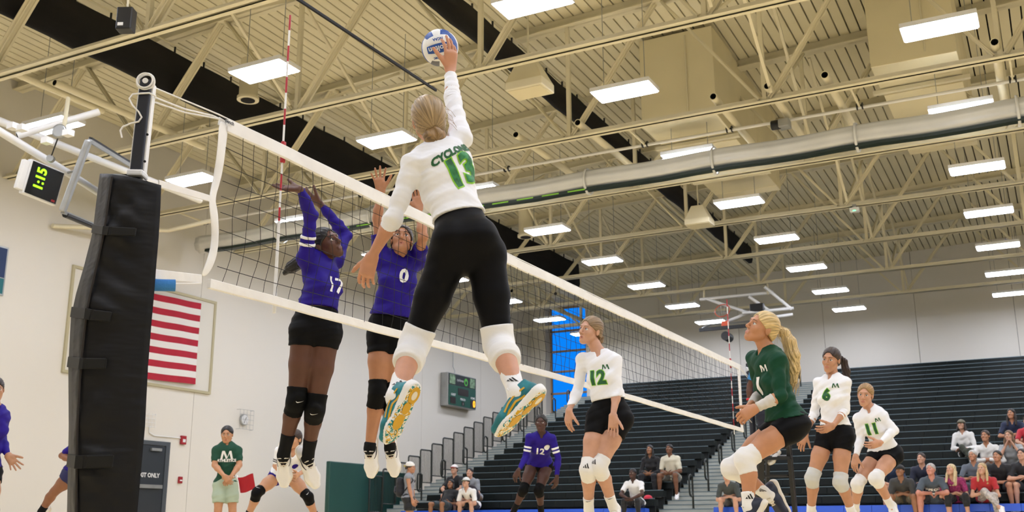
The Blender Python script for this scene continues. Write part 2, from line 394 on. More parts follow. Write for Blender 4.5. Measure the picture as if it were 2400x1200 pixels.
# ---------------------------------------------------------------- air ducts
def duct(x0, x1, y0, y1, z, lab, step):
    t = empty('air_duct', ((x0+x1)/2, y0, z), lab, 'duct')
    MB().box((x0, y0, z+.0), (x1, y0+step, deck_z(x0, 21)-.02)).build('plenum', m_steel2, t, .01)
    yy = y0+step+.01
    while yy < y1:
        MB().box((x0+.02, yy, z-.02), (x1-.02, min(yy+1.6, y1), deck_z(x0, 21)-.02)).build('duct_section', m_steel2, t, .01); yy += 1.62
    for yy in np.arange(y0+step*.75, y1, 2.4):
        MB().box((x0-.12, yy, z-.09), (x1+.12, yy+.1, z-.025)).build('hanger_channel', m_steel, t)
    MB().tube([((x0+x1)/2+.2, y0-.03, z+.1), ((x0+x1)/2+.2, y0-.03, deck_z(x0)-.1)], .012, 6).build('conduit', m_steel, t)
    return t
duct(-6.35, -4.9, 17.6, 22.6, 7.45, 'large boxy cream air duct hanging from the ceiling above the mid court', 1.4)
duct(-2.1, -0.75, 17.2, 22.0, 7.6, 'smaller boxy cream air duct hanging near the frame top', 1.3)

# ---------------------------------------------------------------- bell loudspeakers and small boxes under the roof
def bell(px, py, y, lab, s=1.0):
    c = on(px, py, 1, y); t = empty('ceiling_speaker', c, lab, 'speaker', 'ceiling speakers')
    a = [(-.34, -.2, -.3), (.34, -.2, -.3), (.34, .3, -.3), (-.34, .3, -.3)]
    b = [(-.16, -.12, .22), (.16, -.12, .22), (.16, .14, .22), (-.16, .14, .22)]
    m = [(-.34, -.2, -.16), (.34, -.2, -.16), (.34, .3, -.16), (-.34, .3, -.16)]
    pts = [c+V(*p)*s for p in a+m+b]
    MB().add(pts, [(3,2,1,0)]+[(i, (i+1) % 4, 4+(i+1) % 4, 4+i) for i in range(4)]+[(4+i, 4+(i+1) % 4, 8+(i+1) % 4, 8+i) for i in range(4)]+[(8,9,10,11)]).build('cabinet', m_steel, t, .015)
    MB().box(c+V(-.3, -.16, -.312)*s, c+V(.3, .26, -.301)*s).build('grille', m_steel2, t)
    MB().tube([c+V(0, 0, .22)*s, (c[0], c[1], deck_z(c[0], c[1])-.02)], .015, 6).build('suspension_rod', m_steel, t)
bell(1238, 175, 13.7, 'cream trapezoid loudspeaker hanging beside the white-sleeved spiking arm', .95)
bell(1637, 502, 22.0, 'cream trapezoid loudspeaker hanging beside the far end of the black curtain', .85)
def can(px, py, y, lab):
    c = on(px, py, 1, y); t = empty('roof_can', c, lab, 'vent', 'round roof vents')
    MB().lathe(c, (0, 0, 1), [(.2, 0), (.2, .06), (.17, .07), (.17, .8)], 24).build('drum', m_steel, t)
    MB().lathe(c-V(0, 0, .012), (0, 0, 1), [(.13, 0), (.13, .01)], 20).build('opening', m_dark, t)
can(581, 235, 13.6, 'round cream roof vent hanging under the light left of the red striped antenna')
can(1232, 556, 22.0, 'round cream roof vent hanging under the curtain roll end')
c = at(296, 48, 11.2); jb = empty('wall_speaker_box', c, 'small black box speaker hanging on the nearest roof truss', 'speaker')
e1, e2, e3 = unit(V(.9, .43, 0)), unit(V(-.43, .9, 0)), V(0, 0, 1)
MB().obox(c, e1*.085, e2*.07, e3*.13).build('cabinet', m_blackm, jb, .012)
MB().obox(c-e2*.072+e1*-.03-e3*.075, e1*.03, e2*.002, e3*.018).build('badge', m_white, jb)
MB().tube([c+e3*.13, c+e3*.13+V(0, 0, 1.2)], .012, 6).build('bracket', m_steel, jb)
pb = MB().bar(at(686, -10, 10.6), at(1022, 212, 13.9), .026, .03).build('cable_tray', m_black)
tag(pb, 'straight dark cable track running under the ceiling to the spiking player', 'cable track')
c = on(2003, 492, 2, 6.8); em = empty('access_point', c, 'small white electronic box with a green light below a truss chord', 'sensor')
MB().box(c-V(.1, .06, .05), c+V(.1, .06, .05)).build('case', m_white, em, .01)
MB().box(c+V(-.03, -.064, -.04), c+V(.03, -.06, -.02)).build('indicator', mat('green_led', '#5dff9a', .4, emit=2.0), em)
MB().box(c+V(-.04, -.03, .05), c+V(.04, .03, .12)).build('mount', m_grey, em)

# ---------------------------------------------------------------- bleachers
KB = 36.4/38.7
RY, RZ, DY, DZ, NR = 23.7*KB, .12+.62*KB, .63*KB, .2135*KB, 23
def seat_mesh(w):
    return MB().add([(0, 0, -.14), (w-.006, 0, -.14), (w-.006, .03, 0), (0, .03, 0), (0, .28, -.14), (w-.006, .28, -.14), (w-.006, .28, -.01), (0, .28, -.01)],
                    [(0,1,2,3),(4,5,6,7),(0,1,5,4),(1,2,6,5),(2,3,7,6),(3,0,4,7)]).mesh('seat')
def bank(x0, w, n, lab, extra=0):
    t = empty('bleacher_bank', (x0, RY, 0), lab, 'bleachers')
    me = seat_mesh(w); me.materials.append(m_seat); meb = seat_mesh(w); meb.materials.append(m_blue)
    bv = None
    stuff = MB()
    nose = MB().box((x0, 0, -.003), (x0+w*(n+extra), .02, .017)).mesh('nosing'); nose.materials.append(m_nose)
    for i in range(-1, NR):
        y, z = RY+DY*i, RZ+DZ*i
        for j in range(n):
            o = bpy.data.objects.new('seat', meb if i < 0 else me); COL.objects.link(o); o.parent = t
            o.location = Vector((x0+j*w, y, z)) - t.location
        if extra:
            stuff.box((x0+n*w, y, z-.15), (x0+(n+extra)*w, y+.3, z))
        if i >= 0:
            o = bpy.data.objects.new('nosing', nose); COL.objects.link(o); o.parent = t; o.location = Vector((0, y+.03, z)) - t.location
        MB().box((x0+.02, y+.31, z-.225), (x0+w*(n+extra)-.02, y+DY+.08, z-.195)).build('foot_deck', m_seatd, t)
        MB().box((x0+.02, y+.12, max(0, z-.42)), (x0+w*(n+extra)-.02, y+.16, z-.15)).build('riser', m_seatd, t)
    if extra:
        o = stuff.build('seat_row_extension', m_seat, t); o['kind'] = 'stuff'
    MB().box((x0+.1, YE-.65, 0), (x0+w*(n+extra)-.1, YE-.6, RZ+DZ*(NR-1)-.3)).build('rear_frame', m_seatd, t)
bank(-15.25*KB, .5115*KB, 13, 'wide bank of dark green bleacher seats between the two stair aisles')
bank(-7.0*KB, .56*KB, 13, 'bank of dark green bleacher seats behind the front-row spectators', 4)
def aisle(x0, x1, lab):
    t = empty('bleacher_stairs', (x0, RY, 0), lab, 'stairs')
    for i in range(0, NR*2-1):
        y, z = RY-.35+DY*i/2, RZ-.42+DZ*i/2
        MB().box((x0+.02, y, max(0, z-.1)), (x1-.02, y+DY/2+.1, z)).build('step', m_step, t)
        MB().box((x0+.02, y-.006, z-.012), (x1-.02, y+.03, z+.006)).build('step_nosing', m_nose, t)
aisle(-8.6*KB, -7.0*KB, 'pale grey stair aisle climbing between the two bleacher banks')
aisle(-16.5*KB, -15.25*KB, 'pale grey stair aisle climbing beside the white wall')
def handrail(x, y, zb, lab, grp):
    t = empty('aisle_handrail', (x, y, zb), lab, 'handrail', grp)
    MB().tube([(x, y, zb), (x, y, zb+.78)], .024, 8).build('post', m_rail, t)
    MB().lathe((x, y, zb), (0, 0, 1), [(.06, 0), (.06, .05), (.03, .09)], 12).build('base_plate', m_rail, t)
    pts = arc((x, y-.11, zb+.78-.09), .11, 0, math.pi, 8, (0, 1, 0), (0, 0, 1)); pts = [(x, y, zb+.55)]+pts+[(x, y-.22, zb+.48)]+arc((x, y-.11, zb+.45), .11, math.pi, 2*math.pi, 8, (0, 1, 0), (0, 0, 1))
    MB().tube(pts, .022, 8).build('loop', m_rail, t)
for k in range(11):
    zz = RZ-.42+DZ*(.55+2*k)+.02
    handrail(-7.8*KB, (24.15+1.26*k)*KB, zz, 'dark looped handrail in the middle stair aisle, %s from the floor' % ORD[k], 'middle aisle handrails')
for k in range(9):
    handrail(-15.9*KB, (25.1+1.26*k)*KB, RZ-.42+DZ*(2.0+2*k), 'dark looped handrail in the stair aisle by the wall, %s from the floor' % ORD[k], 'wall aisle handrails')
# guard panels stepping up beside the wall aisle
for k in range(17):
    y0 = (23.6+.63*k)*KB; zb = RZ-.3+DZ*(k+.2); h = .94
    t = empty('guard_panel', (-16.6*KB, y0, zb), 'dark barred guard panel beside the wall stairs, %s from the floor' % (ORD+['thirteenth', 'fourteenth', 'fifteenth', 'sixteenth', 'seventeenth', 'eighteenth'])[k], 'guard rail', 'stepped guard panels')
    X = -16.6*KB; y1 = y0+.565
    fr = [(X, y0, zb-.1), (X, y0, zb+h-.06)]+arc((X, y0+.06, zb+h-.06), .06, math.pi, math.pi/2, 4, (0, 1, 0), (0, 0, 1))+arc((X, y1-.06, zb+h-.06), .06, math.pi/2, 0, 4, (0, 1, 0), (0, 0, 1))+[(X, y1, zb-.1)]
    MB().tube(fr, .021, 8).build('frame', m_rail, t)
    MB().tube([(X, y0, zb+.06), (X, y1, zb+.06)], .016, 6).build('bottom_rail', m_rail, t)
    b0 = MB().tube([(X, y0+.075, zb+.06), (X, y0+.075, zb+h)], .0075, 5).build('bar', m_rail, t)
    for j in range(1, 7): clone(b0, 'bar', t, (0, .07*j, 0))
# green padding board below the wall stairs
gp = empty('green_wall_pad', (-15.8, 22.4, 0), 'dark green padded panel standing at the foot of the wall stairs', 'wall pad')
m_green = mat('green_vinyl_pad', '#1f4a44', 0.45, var=.06, vscale=2)
MB().box((-15.85, 20.7, 0.02), (-15.73, 22.6, 1.68)).build('pad', m_green, gp, .02)
MB().box((-15.85, 22.62, 0.02), (-15.73, 24.1, 1.53)).build('pad', m_green, gp, .02)

# ---------------------------------------------------------------- things on the flag wall
ft = empty('framed_board', (XL+.05, 16.8, 3.3), 'framed pale board on the wall behind the striped flag', 'wall board')
x = XL+.03
MB().box((XL+.001, 14.72, 3.3), (XL+.02, 18.9, 5.46)).build('backing', mat('panel_white', '#dfdbcf', .6), ft)
m_trim = mat('panel_trim', '#b9b08d', .5)
for a in (((XL+.002, 14.66, 3.24), (XL+.05, 14.72, 5.52)), ((XL+.002, 18.9, 3.24), (XL+.05, 18.96, 5.52)), ((XL+.002, 14.72, 5.46), (XL+.05, 18.9, 5.52)), ((XL+.002, 14.72, 3.24), (XL+.05, 18.9, 3.3))):
    MB().box(*a).build('frame', m_trim, ft)
fg = empty('flag', (XL+.06, 16.9, 5.3), 'large red and white striped flag hanging flat on the wall', 'flag')
m_red = mat('flag_red', '#b01c33', .8, bump=.15, bscale=3, var=.08, vscale=3); m_fw = mat('flag_white', '#e9e5df', .8, bump=.15, bscale=3); m_fb = mat('flag_blue', '#20285c', .8)
y0, y1, zt, zb = 15.2, 18.42, 5.36, 3.4
hs = (zt-zb)/13
def cloth(mb, ya, yb, za, zb_, off=0.0, n=16):
    vs = []; fs = []
    for i in range(n+1):
        y = ya+(yb-ya)*i/n
        for z in (za, zb_):
            vs.append((XL+.07+off+.02*math.sin(y*3.1+z*.8)+.012*math.sin(y*7+z*2), y, z+.03*math.sin(y*1.4)))
    for i in range(n): fs.append((2*i, 2*i+1, 2*i+3, 2*i+2))
    mb.add(vs, fs, 0, True)
for k in range(13):
    mb = MB(); za = zt-hs*k
    ya = y0 if k > 6 else y0+1.3
    cloth(mb, ya, y1, za, za-hs, 0); mb.build('stripe', m_red if k % 2 == 0 else m_fw, fg, fix=False)
mb = MB(); cloth(mb, y0, y0+1.3, zt, zt-hs*7); canton = mb.build('canton', m_fb, fg, fix=False)
for r in range(5):
    for q in range(6):
        cy, cz = y0+.12+q*.21, zt-.1-r*.2
        pts = [(XL+.115, cy+math.sin(2*math.pi*j/10)*(.06 if j % 2 == 0 else .025), cz+math.cos(2*math.pi*j/10)*(.06 if j % 2 == 0 else .025)) for j in range(10)]
        MB().add(pts, [tuple(range(10))]).build('star', m_fw, canton, fix=False)
# exit door
dr = empty('door_1', (XL+.02, 16.9, 0), kind='structure')
m_door = mat('dark_door', '#2c3238', .4, var=.05, vscale=1); m_df = mat('door_frame', '#4b5157', .4)
for a in (((XL-.0, 15.85, 0), (XL+.06, 15.95, 2.02)), ((XL, 17.66, 0), (XL+.06, 17.78, 2.02)), ((XL, 15.95, 1.93), (XL+.06, 17.66, 2.02))): MB().box(*a).build('door_frame', m_df, dr)
lf = MB().box((XL+.005, 16.82, 0.01), (XL+.045, 17.65, 1.92)).build('door_leaf', m_door, dr)
MB().box((XL+.005, 15.96, 0.01), (XL+.045, 16.8, 1.92)).build('door_leaf', m_door, dr)
MB().box((XL+.05, 16.86, .98), (XL+.1, 17.6, 1.06)).build('push_bar', m_grey, lf)
MB().box((XL+.05, 17.2, 1.8), (XL+.1, 17.5, 1.86)).build('door_closer', m_grey, lf)
sign_text('EXIT ONLY', .13, (XL+.048, 17.2, 1.26), (0, 1, 0), (0, 0, 1), m_white, lf, bold=.004)
# fire alarm with conduit, pull station, clock, wire cage
m_alarm = mat('alarm_red', '#a3202a', .4)
fa = empty('fire_alarm', (XL+.04, 18.2, 2.05), 'small red fire alarm horn high beside the exit door', 'fire alarm')
MB().box((XL+.002, 18.11, 2.0), (XL+.06, 18.27, 2.2)).build('horn', m_alarm, fa, .01)
MB().box((XL+.061, 18.15, 2.05), (XL+.07, 18.23, 2.12)).build('strobe', m_white, fa)
MB().tube([(XL+.02, 18.11, 2.14), (XL+.02, 17.3, 2.14), (XL+.02, 17.15, 2.2), (XL+.02, 17.15, 2.35)], .014, 6).build('conduit', m_white, fa)
fp = empty('pull_station', (XL+.03, 18.2, 1.15), 'small red alarm pull station lower beside the exit door', 'fire alarm')
MB().box((XL+.002, 18.14, 1.12), (XL+.05, 18.25, 1.27)).build('case', m_alarm, fp, .008)
MB().box((XL+.051, 18.16, 1.17), (XL+.058, 18.23, 1.2)).build('pull_handle', m_white, fp)
ck = empty('wall_clock', (XL+.05, 20.2, 2.74), 'round white wall clock inside a wire guard', 'clock')
MB().lathe((XL+.002, 20.2, 2.74), (1, 0, 0), [(.14, 0), (.14, .05), (.125, .06)], 28).build('case', m_grey, ck)
MB().lathe((XL+.06, 20.2, 2.74), (1, 0, 0), [(.122, 0), (.122, .004)], 28).build('dial', m_white, ck)
MB().bar((XL+.068, 20.2, 2.74), (XL+.068, 20.24, 2.8), .006, .012, up=(1, 0, 0)).build('hour_hand', m_blackm, ck)
MB().bar((XL+.068, 20.2, 2.74), (XL+.068, 20.17, 2.65), .006, .008, up=(1, 0, 0)).build('minute_hand', m_blackm, ck)
gd = MB()
for k in range(5):
    u = -.25+.125*k
    gd.tube([(XL+.12, 20.2+u, 2.5), (XL+.12, 20.2+u, 2.98)], .004, 4); gd.tube([(XL+.12, 19.95, 2.74+u*.96), (XL+.12, 20.45, 2.74+u*.96)], .004, 4)
for sy in (-.25, .25):
    for sz in (-.24, .24): gd.tube([(XL, 20.2+sy, 2.74+sz), (XL+.12, 20.2+sy, 2.74+sz)], .004, 4)
gd.build('wire_guard', m_grey, ck)
cg = empty('wire_cage', (XL+.05, 17.1, 2.45), 'small white wire guard on the wall above the exit door', 'wire guard')
mb = MB()
for k in range(4):
    mb.tube([(XL+.08, 16.95+.1*k, 2.3), (XL+.08, 16.95+.1*k, 2.62)], .006, 4); mb.tube([(XL+.08, 16.95, 2.32+.09*k), (XL+.08, 17.25, 2.32+.09*k)], .006, 4)
mb.tube([(XL, 17.25, 2.6), (XL+.08, 17.25, 2.6)], .006, 4); mb.tube([(XL, 16.95, 2.32), (XL+.08, 16.95, 2.32)], .006, 4)
mb.build('wires', m_white, cg)
# hanging scoreboard
sb = empty('scoreboard', (XL+.15, 30.55, 4.0), 'dark green electronic scoreboard on the wall with orange digit', 'scoreboard')
m_sb = mat('scoreboard_green', '#155240', .4); m_sbd = mat('scoreboard_dark', '#16201f', .4); m_led = mat('dark_led', '#20130f', .3); m_org = mat('orange_led', '#ff9a1e', .4, emit=1.6)
xf = XL+.3
MB().box((XL+.02, 29.62, 4.02), (xf, 31.5, 5.12)).build('case', m_grey, sb, .01)
MB().box((xf, 29.65, 4.05), (xf+.015, 31.47, 4.72)).build('panel', m_sb, sb)
MB().box((xf, 29.65, 4.73), (xf+.015, 31.47, 5.09)).build('header', m_sbd, sb)
for yy in (29.7, 31.05):
    MB().box((xf+.016, yy, 4.75), (xf+.02, yy+.36, 5.07)).build('header_art', mat('leafy_print', '#7d9a78', .5, var=.6, vscale=9), sb)
MB().lathe((xf+.016, 30.78, 4.9), (1, 0, 0), [(.13, 0), (.13, .004)], 20).build('round_emblem', mat('emblem_green', '#58b947', .5), sb)
MB().lathe((xf+.02, 30.79, 4.88), (1, 0, 0), [(.06, 0), (.06, .004)], 16).build('emblem_core', m_sbd, sb)
sign_text('cyclones', .13, (xf+.016, 30.4, 4.92), (0, 1, 0), (0, 0, 1), m_white, sb)
for ya, yb, za, zb_ in ((30.25, 30.95, 4.42, 4.65), (29.75, 30.1, 4.1, 4.32), (30.5, 30.68, 4.08, 4.22), (31.1, 31.43, 4.08, 4.32)):
    MB().box((xf+.016, ya, za), (xf+.022, yb, zb_)).build('digit_window', m_led, sb)
for tx_, yy, zz in (('GUEST', 29.95, 4.4), ('PERIOD', 30.58, 4.29), ('HOME', 31.25, 4.4)):
    sign_text(tx_, .1, (xf+.016, yy, zz), (0, 1, 0), (0, 0, 1), m_white, sb, bold=.003)
sign_text('0', .3, (xf+.024, 31.33, 4.2), (0, 1, 0), (0, 0, 1), m_org, sb, bold=.012)
sign_text('1', .12, (xf+.024, 30.58, 4.14), (0, 1, 0), (0, 0, 1), m_white, sb)
MB().tube([(XL+.15, 30.3, 5.12), (XL+.15, 30.3, 5.25), (XL+.08, 30.3, 5.4), (XL+.08, 30.3, 6.4)], .012, 6).build('cable', m_grey, sb)
# banner at the frame edge
bn = empty('wall_banner', (XL+.03, 12.6, 4.6), 'navy and teal hanging banner on the wall at the frame edge', 'banner')
MB().box((XL+.002, 11.4, 4.55), (XL+.03, 13.12, 5.52)).build('frame', m_grey, bn)
MB().box((XL+.031, 11.44, 4.9), (XL+.035, 13.09, 5.49)).build('upper_field', mat('banner_navy', '#1c3560', .6), bn)
MB().box((XL+.031, 11.44, 4.58), (XL+.035, 13.09, 4.88)).build('lower_field', mat('banner_teal', '#1d6b74', .6), bn)
# thin horizontal crack pipe and wall brackets
wp = MB().tube([(XL+.1, 14.0, 6.2), (XL+.1, 14.05, 6.2), on(395, 540, 0, -17.0), on(505, 515, 0, -15.6)], .05, 8).build('wall_brace_pipe', m_steel); tag(wp, 'cream pipe strut fixed to the wall left of the rolled curtain end', 'pipe')
# ---------------------------------------------------------------- volleyball net, posts, antennas
HF = V(-math.sin(YAW), math.cos(YAW), 0)
def vpt(px, py, D):                          # survey point on an upright plane across the view
    d = FWD + RGT*(px-1200)/FPX - UPV*(py-600)/FPX
    return CAM + d*(D/np.dot(d, HF))
XN, NT, NB = -3.75, 2.24, 1.30
NY0, NY1 = 3.92, 13.88
m_tape = mat('white_net_tape', '#f1efea', 0.7, bump=.12, bscale=14, var=.03, vscale=9)
m_cord = mat('black_net_cord', '#16140f', 0.8)
m_rope = mat('white_rope', '#eceae4', 0.8)
net = empty('volleyball_net', (XN, 8.9, NT), 'black mesh volleyball net with white tapes strung across the court', 'net')
def ztop(y): return NT-.012*math.sin(math.pi*(y-NY0)/(NY1-NY0))
def zbot(y): return NB+.03*(y-NY0)/(NY1-NY0)+.02*math.sin(math.pi*(y-NY0)/(NY1-NY0))
def strip(fn0, fn1, y0, y1, n, th=.012):
    mb = MB(); vs = []; fs = []
    for i in range(n+1):
        y = y0+(y1-y0)*i/n; w = .004*math.sin(y*3.3)+.003*math.sin(y*9)
        a, b = fn0(y), fn1(y)
        vs += [(XN-th+w, y, a), (XN+th+w, y, a), (XN+th+w*1.5, y, b), (XN-th+w*1.5, y, b)]
    for i in range(n):
        for k in range(4): fs.append((i*4+k, i*4+(k+1) % 4, i*4+4+(k+1) % 4, i*4+4+k))
    fs += [(0, 1, 2, 3), (n*4, n*4+1, n*4+2, n*4+3)]
    return mb.add(vs, fs)
strip(ztop, lambda y: ztop(y)-.075, NY0, NY1, 60).build('top_tape', m_tape, net, .004)
strip(lambda y: zbot(y)+.05, zbot, NY0-.05, NY1, 60).build('bottom_tape', m_tape, net, .004)
# near side tape: crumpled ribbon, far one straight
rib = [((512, 272), (537, 296)), ((511, 320), (533, 322)), ((505, 380), (527, 372)), ((497, 425), (520, 420)), ((488, 466), (502, 468)), ((491, 500), (511, 486)), ((496, 545), (514, 540)), ((492, 585), (512, 585)), ((480, 622), (505, 615)), ((466, 650), (486, 650))]
mb = MB(); vs = []
for i, (a, b) in enumerate(rib):
    dx = .02*math.sin(i*1.7)
    for (q, o) in ((a, -.006), (b, -.006), (b, .006), (a, .006)): p = on(q[0], q[1], 0, XN+dx*(1 if q is a else -.5)); vs.append(p+V(o, 0, 0))
fs = [(i*4+k, i*4+(k+1) % 4, i*4+4+(k+1) % 4, i*4+4+k) for i in range(len(rib)-1) for k in range(4)]+[(0, 1, 2, 3), tuple(range(len(vs)-4, len(vs)))]
mb.add(vs, fs, 0, True); o = mb.build('side_tape', m_tape, net); ss = o.modifiers.new('s', 'SUBSURF'); ss.levels = ss.render_levels = 2
MB().box((XN-.012, NY1-.06, NB+.03), (XN+.012, NY1, NT)).build('side_tape', m_tape, net, .004)
cord = MB(); R1 = random.Random(3)
ys = np.arange(NY0+.12, NY1-.05, .102)
for i, y in enumerate(ys):
    near = max(0, 1-(y-NY0)/5.0); ph = R1.random()*6; pts = []
    for k in range(13):
        t = k/12; z = ztop(y)-.07+(zbot(y)+.04-ztop(y)+.07)*t
        pts.append((XN+.01*math.sin(t*9+ph), y+(.012+.02*near)*math.sin(t*8.5+i*.35)*math.sin(math.pi*t)-.16*near*max(0, t-.55), z))
    cord.tube(pts, .0019, 4, caps=False)
for j in range(1, 9):
    pts = []
    for y in np.arange(NY0+.0, NY1-.03, .1):
        near = max(0, 1-(y-NY0)/5.0); t = j/9
        z = ztop(y)-.07+(zbot(y)+.04-ztop(y)+.07)*t
        pts.append((XN+.004*math.sin(y*5+j), y, z+.008*math.sin(y*2.3+j)))
    cord.tube(pts, .0019, 4, caps=False)
cord.build('netting', m_cord, net)
MB().tube([vpt(356, 203, 4.72), on(512, 268, 0, XN), (XN, NY1, NT-.003), (XN, 14.4, NT)], .004, 6).build('headline_cable', m_rope, net)
for a, b in (((362, 228), (498, 271)), ((364, 240), (500, 276))):
    MB().tube([vpt(*a, 4.72), (vpt(*a, 4.72)+on(*b, 0, XN))/2-V(0, 0, .012), on(*b, 0, XN), on(515, 279, 0, XN)], .0045, 6).build('tie_rope', m_rope, net)
sp = MB().bar(on(512, 283, 0, XN-.014), on(545, 303, 0, XN-.014), .004, .045).build('end_stiffener', m_tape, net)
sign_text('Bench', .028, on(537, 287, 0, XN+.016), V(0, 1, -.0), V(0, 0, 1), m_blackm, net, bold=.001)
def flat_strap(pa, pb, w, name='strap'):
    a, b = on(*pa, 0, XN) if pa[0] > 460 else vpt(*pa, 4.62), on(*pb, 0, XN) if pb[0] > 460 else vpt(*pb, 4.62)
    return MB().bar(a, b, .008, w, up=(0, 0, 1)).build(name, m_tape, net, .003)
flat_strap((372, 430), (494, 466), .035); flat_strap((360, 642), (472, 654), .045)
MB().tube([vpt(405, 665, 4.64), on(470, 664, 0, XN)], .004, 6).build('tie_rope', m_rope, net)
nd = MB().tube([vpt(352, 668, 4.62), vpt(411, 669, 4.66)], .0275, 20).build('foam_roll', mat('blue_foam', '#3f86cf', .85, bump=.2, bscale=60), net, .006)
def antenna(y, lab):
    t = empty('net_antenna', (XN-.02, y, NB), lab, 'antenna', 'net antennas')
    mr, mw = mat('antenna_red', '#b3202c', .4), mat('antenna_white', '#f0efec', .4)
    for k in range(18):
        if k < 5 and y < 8: continue
        z0 = NB-.02+.1*k; MB().tube([(XN-.026, y, z0), (XN-.026, y, z0+.1)], .006, 8).build('stripe', mr if k % 2 else mw, t)
    if y < 8: MB().tube([(XN-.026, y, NB-.03), (XN-.026, y, NB+.5)], [.011, .008], 10).build('sleeve', mw, t)
    MB().box((XN-.034, y-.014, ztop(y)-.09), (XN-.0125, y+.014, ztop(y)+.04)).build('clamp', mr, t, .006)
    return t
antenna(4.41, 'red and white striped antenna at the near end of the net')
antenna(13.55, 'red and white striped antenna at the far end of the net')
# near post and its pad
m_navy = mat('navy_post', '#20242f', .35)
po = empty('net_post', (XN-.0, 3.37, 0), 'navy steel net post standing out of the near black pad', 'post')
pt, pb_ = vpt(347, 192, 4.72), vpt(316, 470, 4.72)
dirp = unit(pb_-pt); base = pt+dirp*((0.01-pt[2])/dirp[2])
side = unit(np.cross(dirp, HF)); 
MB().obox((pt+base)/2, (pt-base)/2, side*.029, HF*.035).build('tube', m_navy, po, .008)
for s in (-1, 1): MB().obox((pt+base)/2+side*s*.032, (pt-base)/2*.985, side*.004, HF*.02).build('edge_strip', m_white, po)
MB().lathe(pt+V(0, 0, -.01), HF, [(.014, -.04), (.014, .04)], 16).build('pulley', m_white, po)
for k_, rr_ in enumerate((.038, .043, .04)): MB().tube([pt+V(0, 0, -.012)-HF*(.045-.012*k_)+side*rr_*math.cos(a)+V(0, 0, 1)*rr_*math.sin(a) for a in np.linspace(0, 2*math.pi, 25)[:-1]], .0045, 6, closed=True).build('rope_loop', m_rope, po)
for py_ in (315, 378): MB().lathe(vpt(345-(py_-315)*.095, py_, 4.68), HF, [(.006, 0), (.006, .004)], 10).build('peg_hole', m_dark, po)
rp = [vpt(*q, 4.68) for q in ((366, 226), (350, 218), (330, 219), (311, 221), (303, 231), (310, 246), (325, 262), (332, 275), (325, 285), (305, 290), (288, 297), (282, 306), (286, 323))]
MB().tube(rp, .0045, 6).build('dangling_rope', m_rope, po)
MB().obox(vpt(322, 410, 4.70), side*.038, HF*.042, V(0, 0, .016)).build('collar_tape', m_white, po, .008)
pad = empty('post_pad', base, 'tall black vinyl safety pad strapped around the near net post', 'pad')
m_vinylb = mat('black_vinyl', '#0f1013', .5, bump=.6, bscale=4, stretch=(1, 1, 3.5), spec=.28)
rows = [(408, 234, 262, 378, 26), (470, 226, 253, 376, 18), (545, 217, 243, 372, 12), (620, 198, 226, 366, 8), (690, 178, 210, 361, 4), (745, 166, 200, 356, 2), (860, 160, 188, 347, 0), (1000, 161, 180, 340, 0), (1100, 159, 179, 331, 0), (1200, 157, 178, 322, 0), (1275, 152, 174, 315, 0)]
vs = []; fs = []; Rn = random.Random(5); NX = 12; rowsf = []
def lerp(a, b, t): return a+(b-a)*t
fine = []
for i in range(len(rows)-1):
    for k in range(6): fine.append(tuple(lerp(np.array(rows[i], float), np.array(rows[i+1], float), k/6)))
fine.append(rows[-1])
for i, (py, L, E, R, tl) in enumerate(fine):
    ring = []
    for k in range(NX):
        t = k/(NX-1); p = vpt(lerp(E, R, t), py+tl*t, 4.50+.05*t)
        fold = .013*math.sin(py*.045+t*5+1.5*math.sin(t*3+py*.013))+.007*math.sin(py*.11-t*9)
        fold *= math.sin(math.pi*min(1, t*1.2+.1))*(1.0 if (460 < py < 760 or 930 < py < 1150) else .35)
        ring.append(p-HF*(fold+.02*math.sin(math.pi*t)))
    for t in (.5, 1): ring.append(vpt(R, py+tl, 4.55+.3*t)-RGT*.03*t)
    for t in (0, .5): ring.append(vpt(lerp(L, R, .1)+8, py, 4.84)+RGT*(.12*(1-t)))
    for t in (0, .35, .7): ring.append(vpt(lerp(L, E, t), py-1, 4.70-.17*t)-RGT*.006*math.sin(py*.05)*t)
    vs += ring; m_ = len(ring)
for i in range(len(fine)-1):
    for k in range(m_): fs.append((i*m_+k, i*m_+(k+1) % m_, (i+1)*m_+(k+1) % m_, (i+1)*m_+k))
fs += [tuple(range(m_)), tuple(range(len(vs)-m_, len(vs)))]
mb = MB(); mb.add(vs, fs, 0, True); o = mb.build('cover', m_vinylb, pad)
o.data.polygons[len(o.data.polygons)-1].use_smooth = False; o.data.polygons[len(o.data.polygons)-2].use_smooth = False
m_strap = mat('black_webbing', '#121313', .6, spec=.3)
def padx(py):
    for a, b in zip(rows[:-1], rows[1:]):
        if a[0] <= py <= b[0]: return lerp(np.array(a, float), np.array(b, float), (py-a[0])/(b[0]-a[0]))
for py, x0, x1, h, tilt in ((540, 255, 315, 22, 4), (735, 213, 258, 26, 8), (852, 196, 247, 26, 0), (1083, 196, 262, 30, -2)):
    q = padx(py)
    a = vpt(q[1]-1, py-4, 4.68); b = vpt(q[2]-2, py, 4.475); c_ = vpt(x0, py+tilt*.3, 4.462); d_ = vpt(x1, py+tilt, 4.462)
    hh = h/FPX*4.5/2
    st = MB(); pp = [a, b, c_, d_]
    for u_, w_ in zip(pp[:-1], pp[1:]): st.bar(u_, w_, .006, hh*2, up=(0, 0, 1))
    st.build('strap', m_strap, pad, .002)
    MB().bar(lerp(c_, d_, .1), lerp(c_, d_, 1.06), .01, hh*1.8, up=(0, 0, 1)).build('strap_flap', m_strap, pad, .003)
zp = [vpt(padx(py)[2]+1, py, 4.492) for py in range(415, 1270, 40)]
MB().tube(zp, .006, 6).build('edge_piping', mat('brown_black_webbing', '#1d1714', .7), pad)
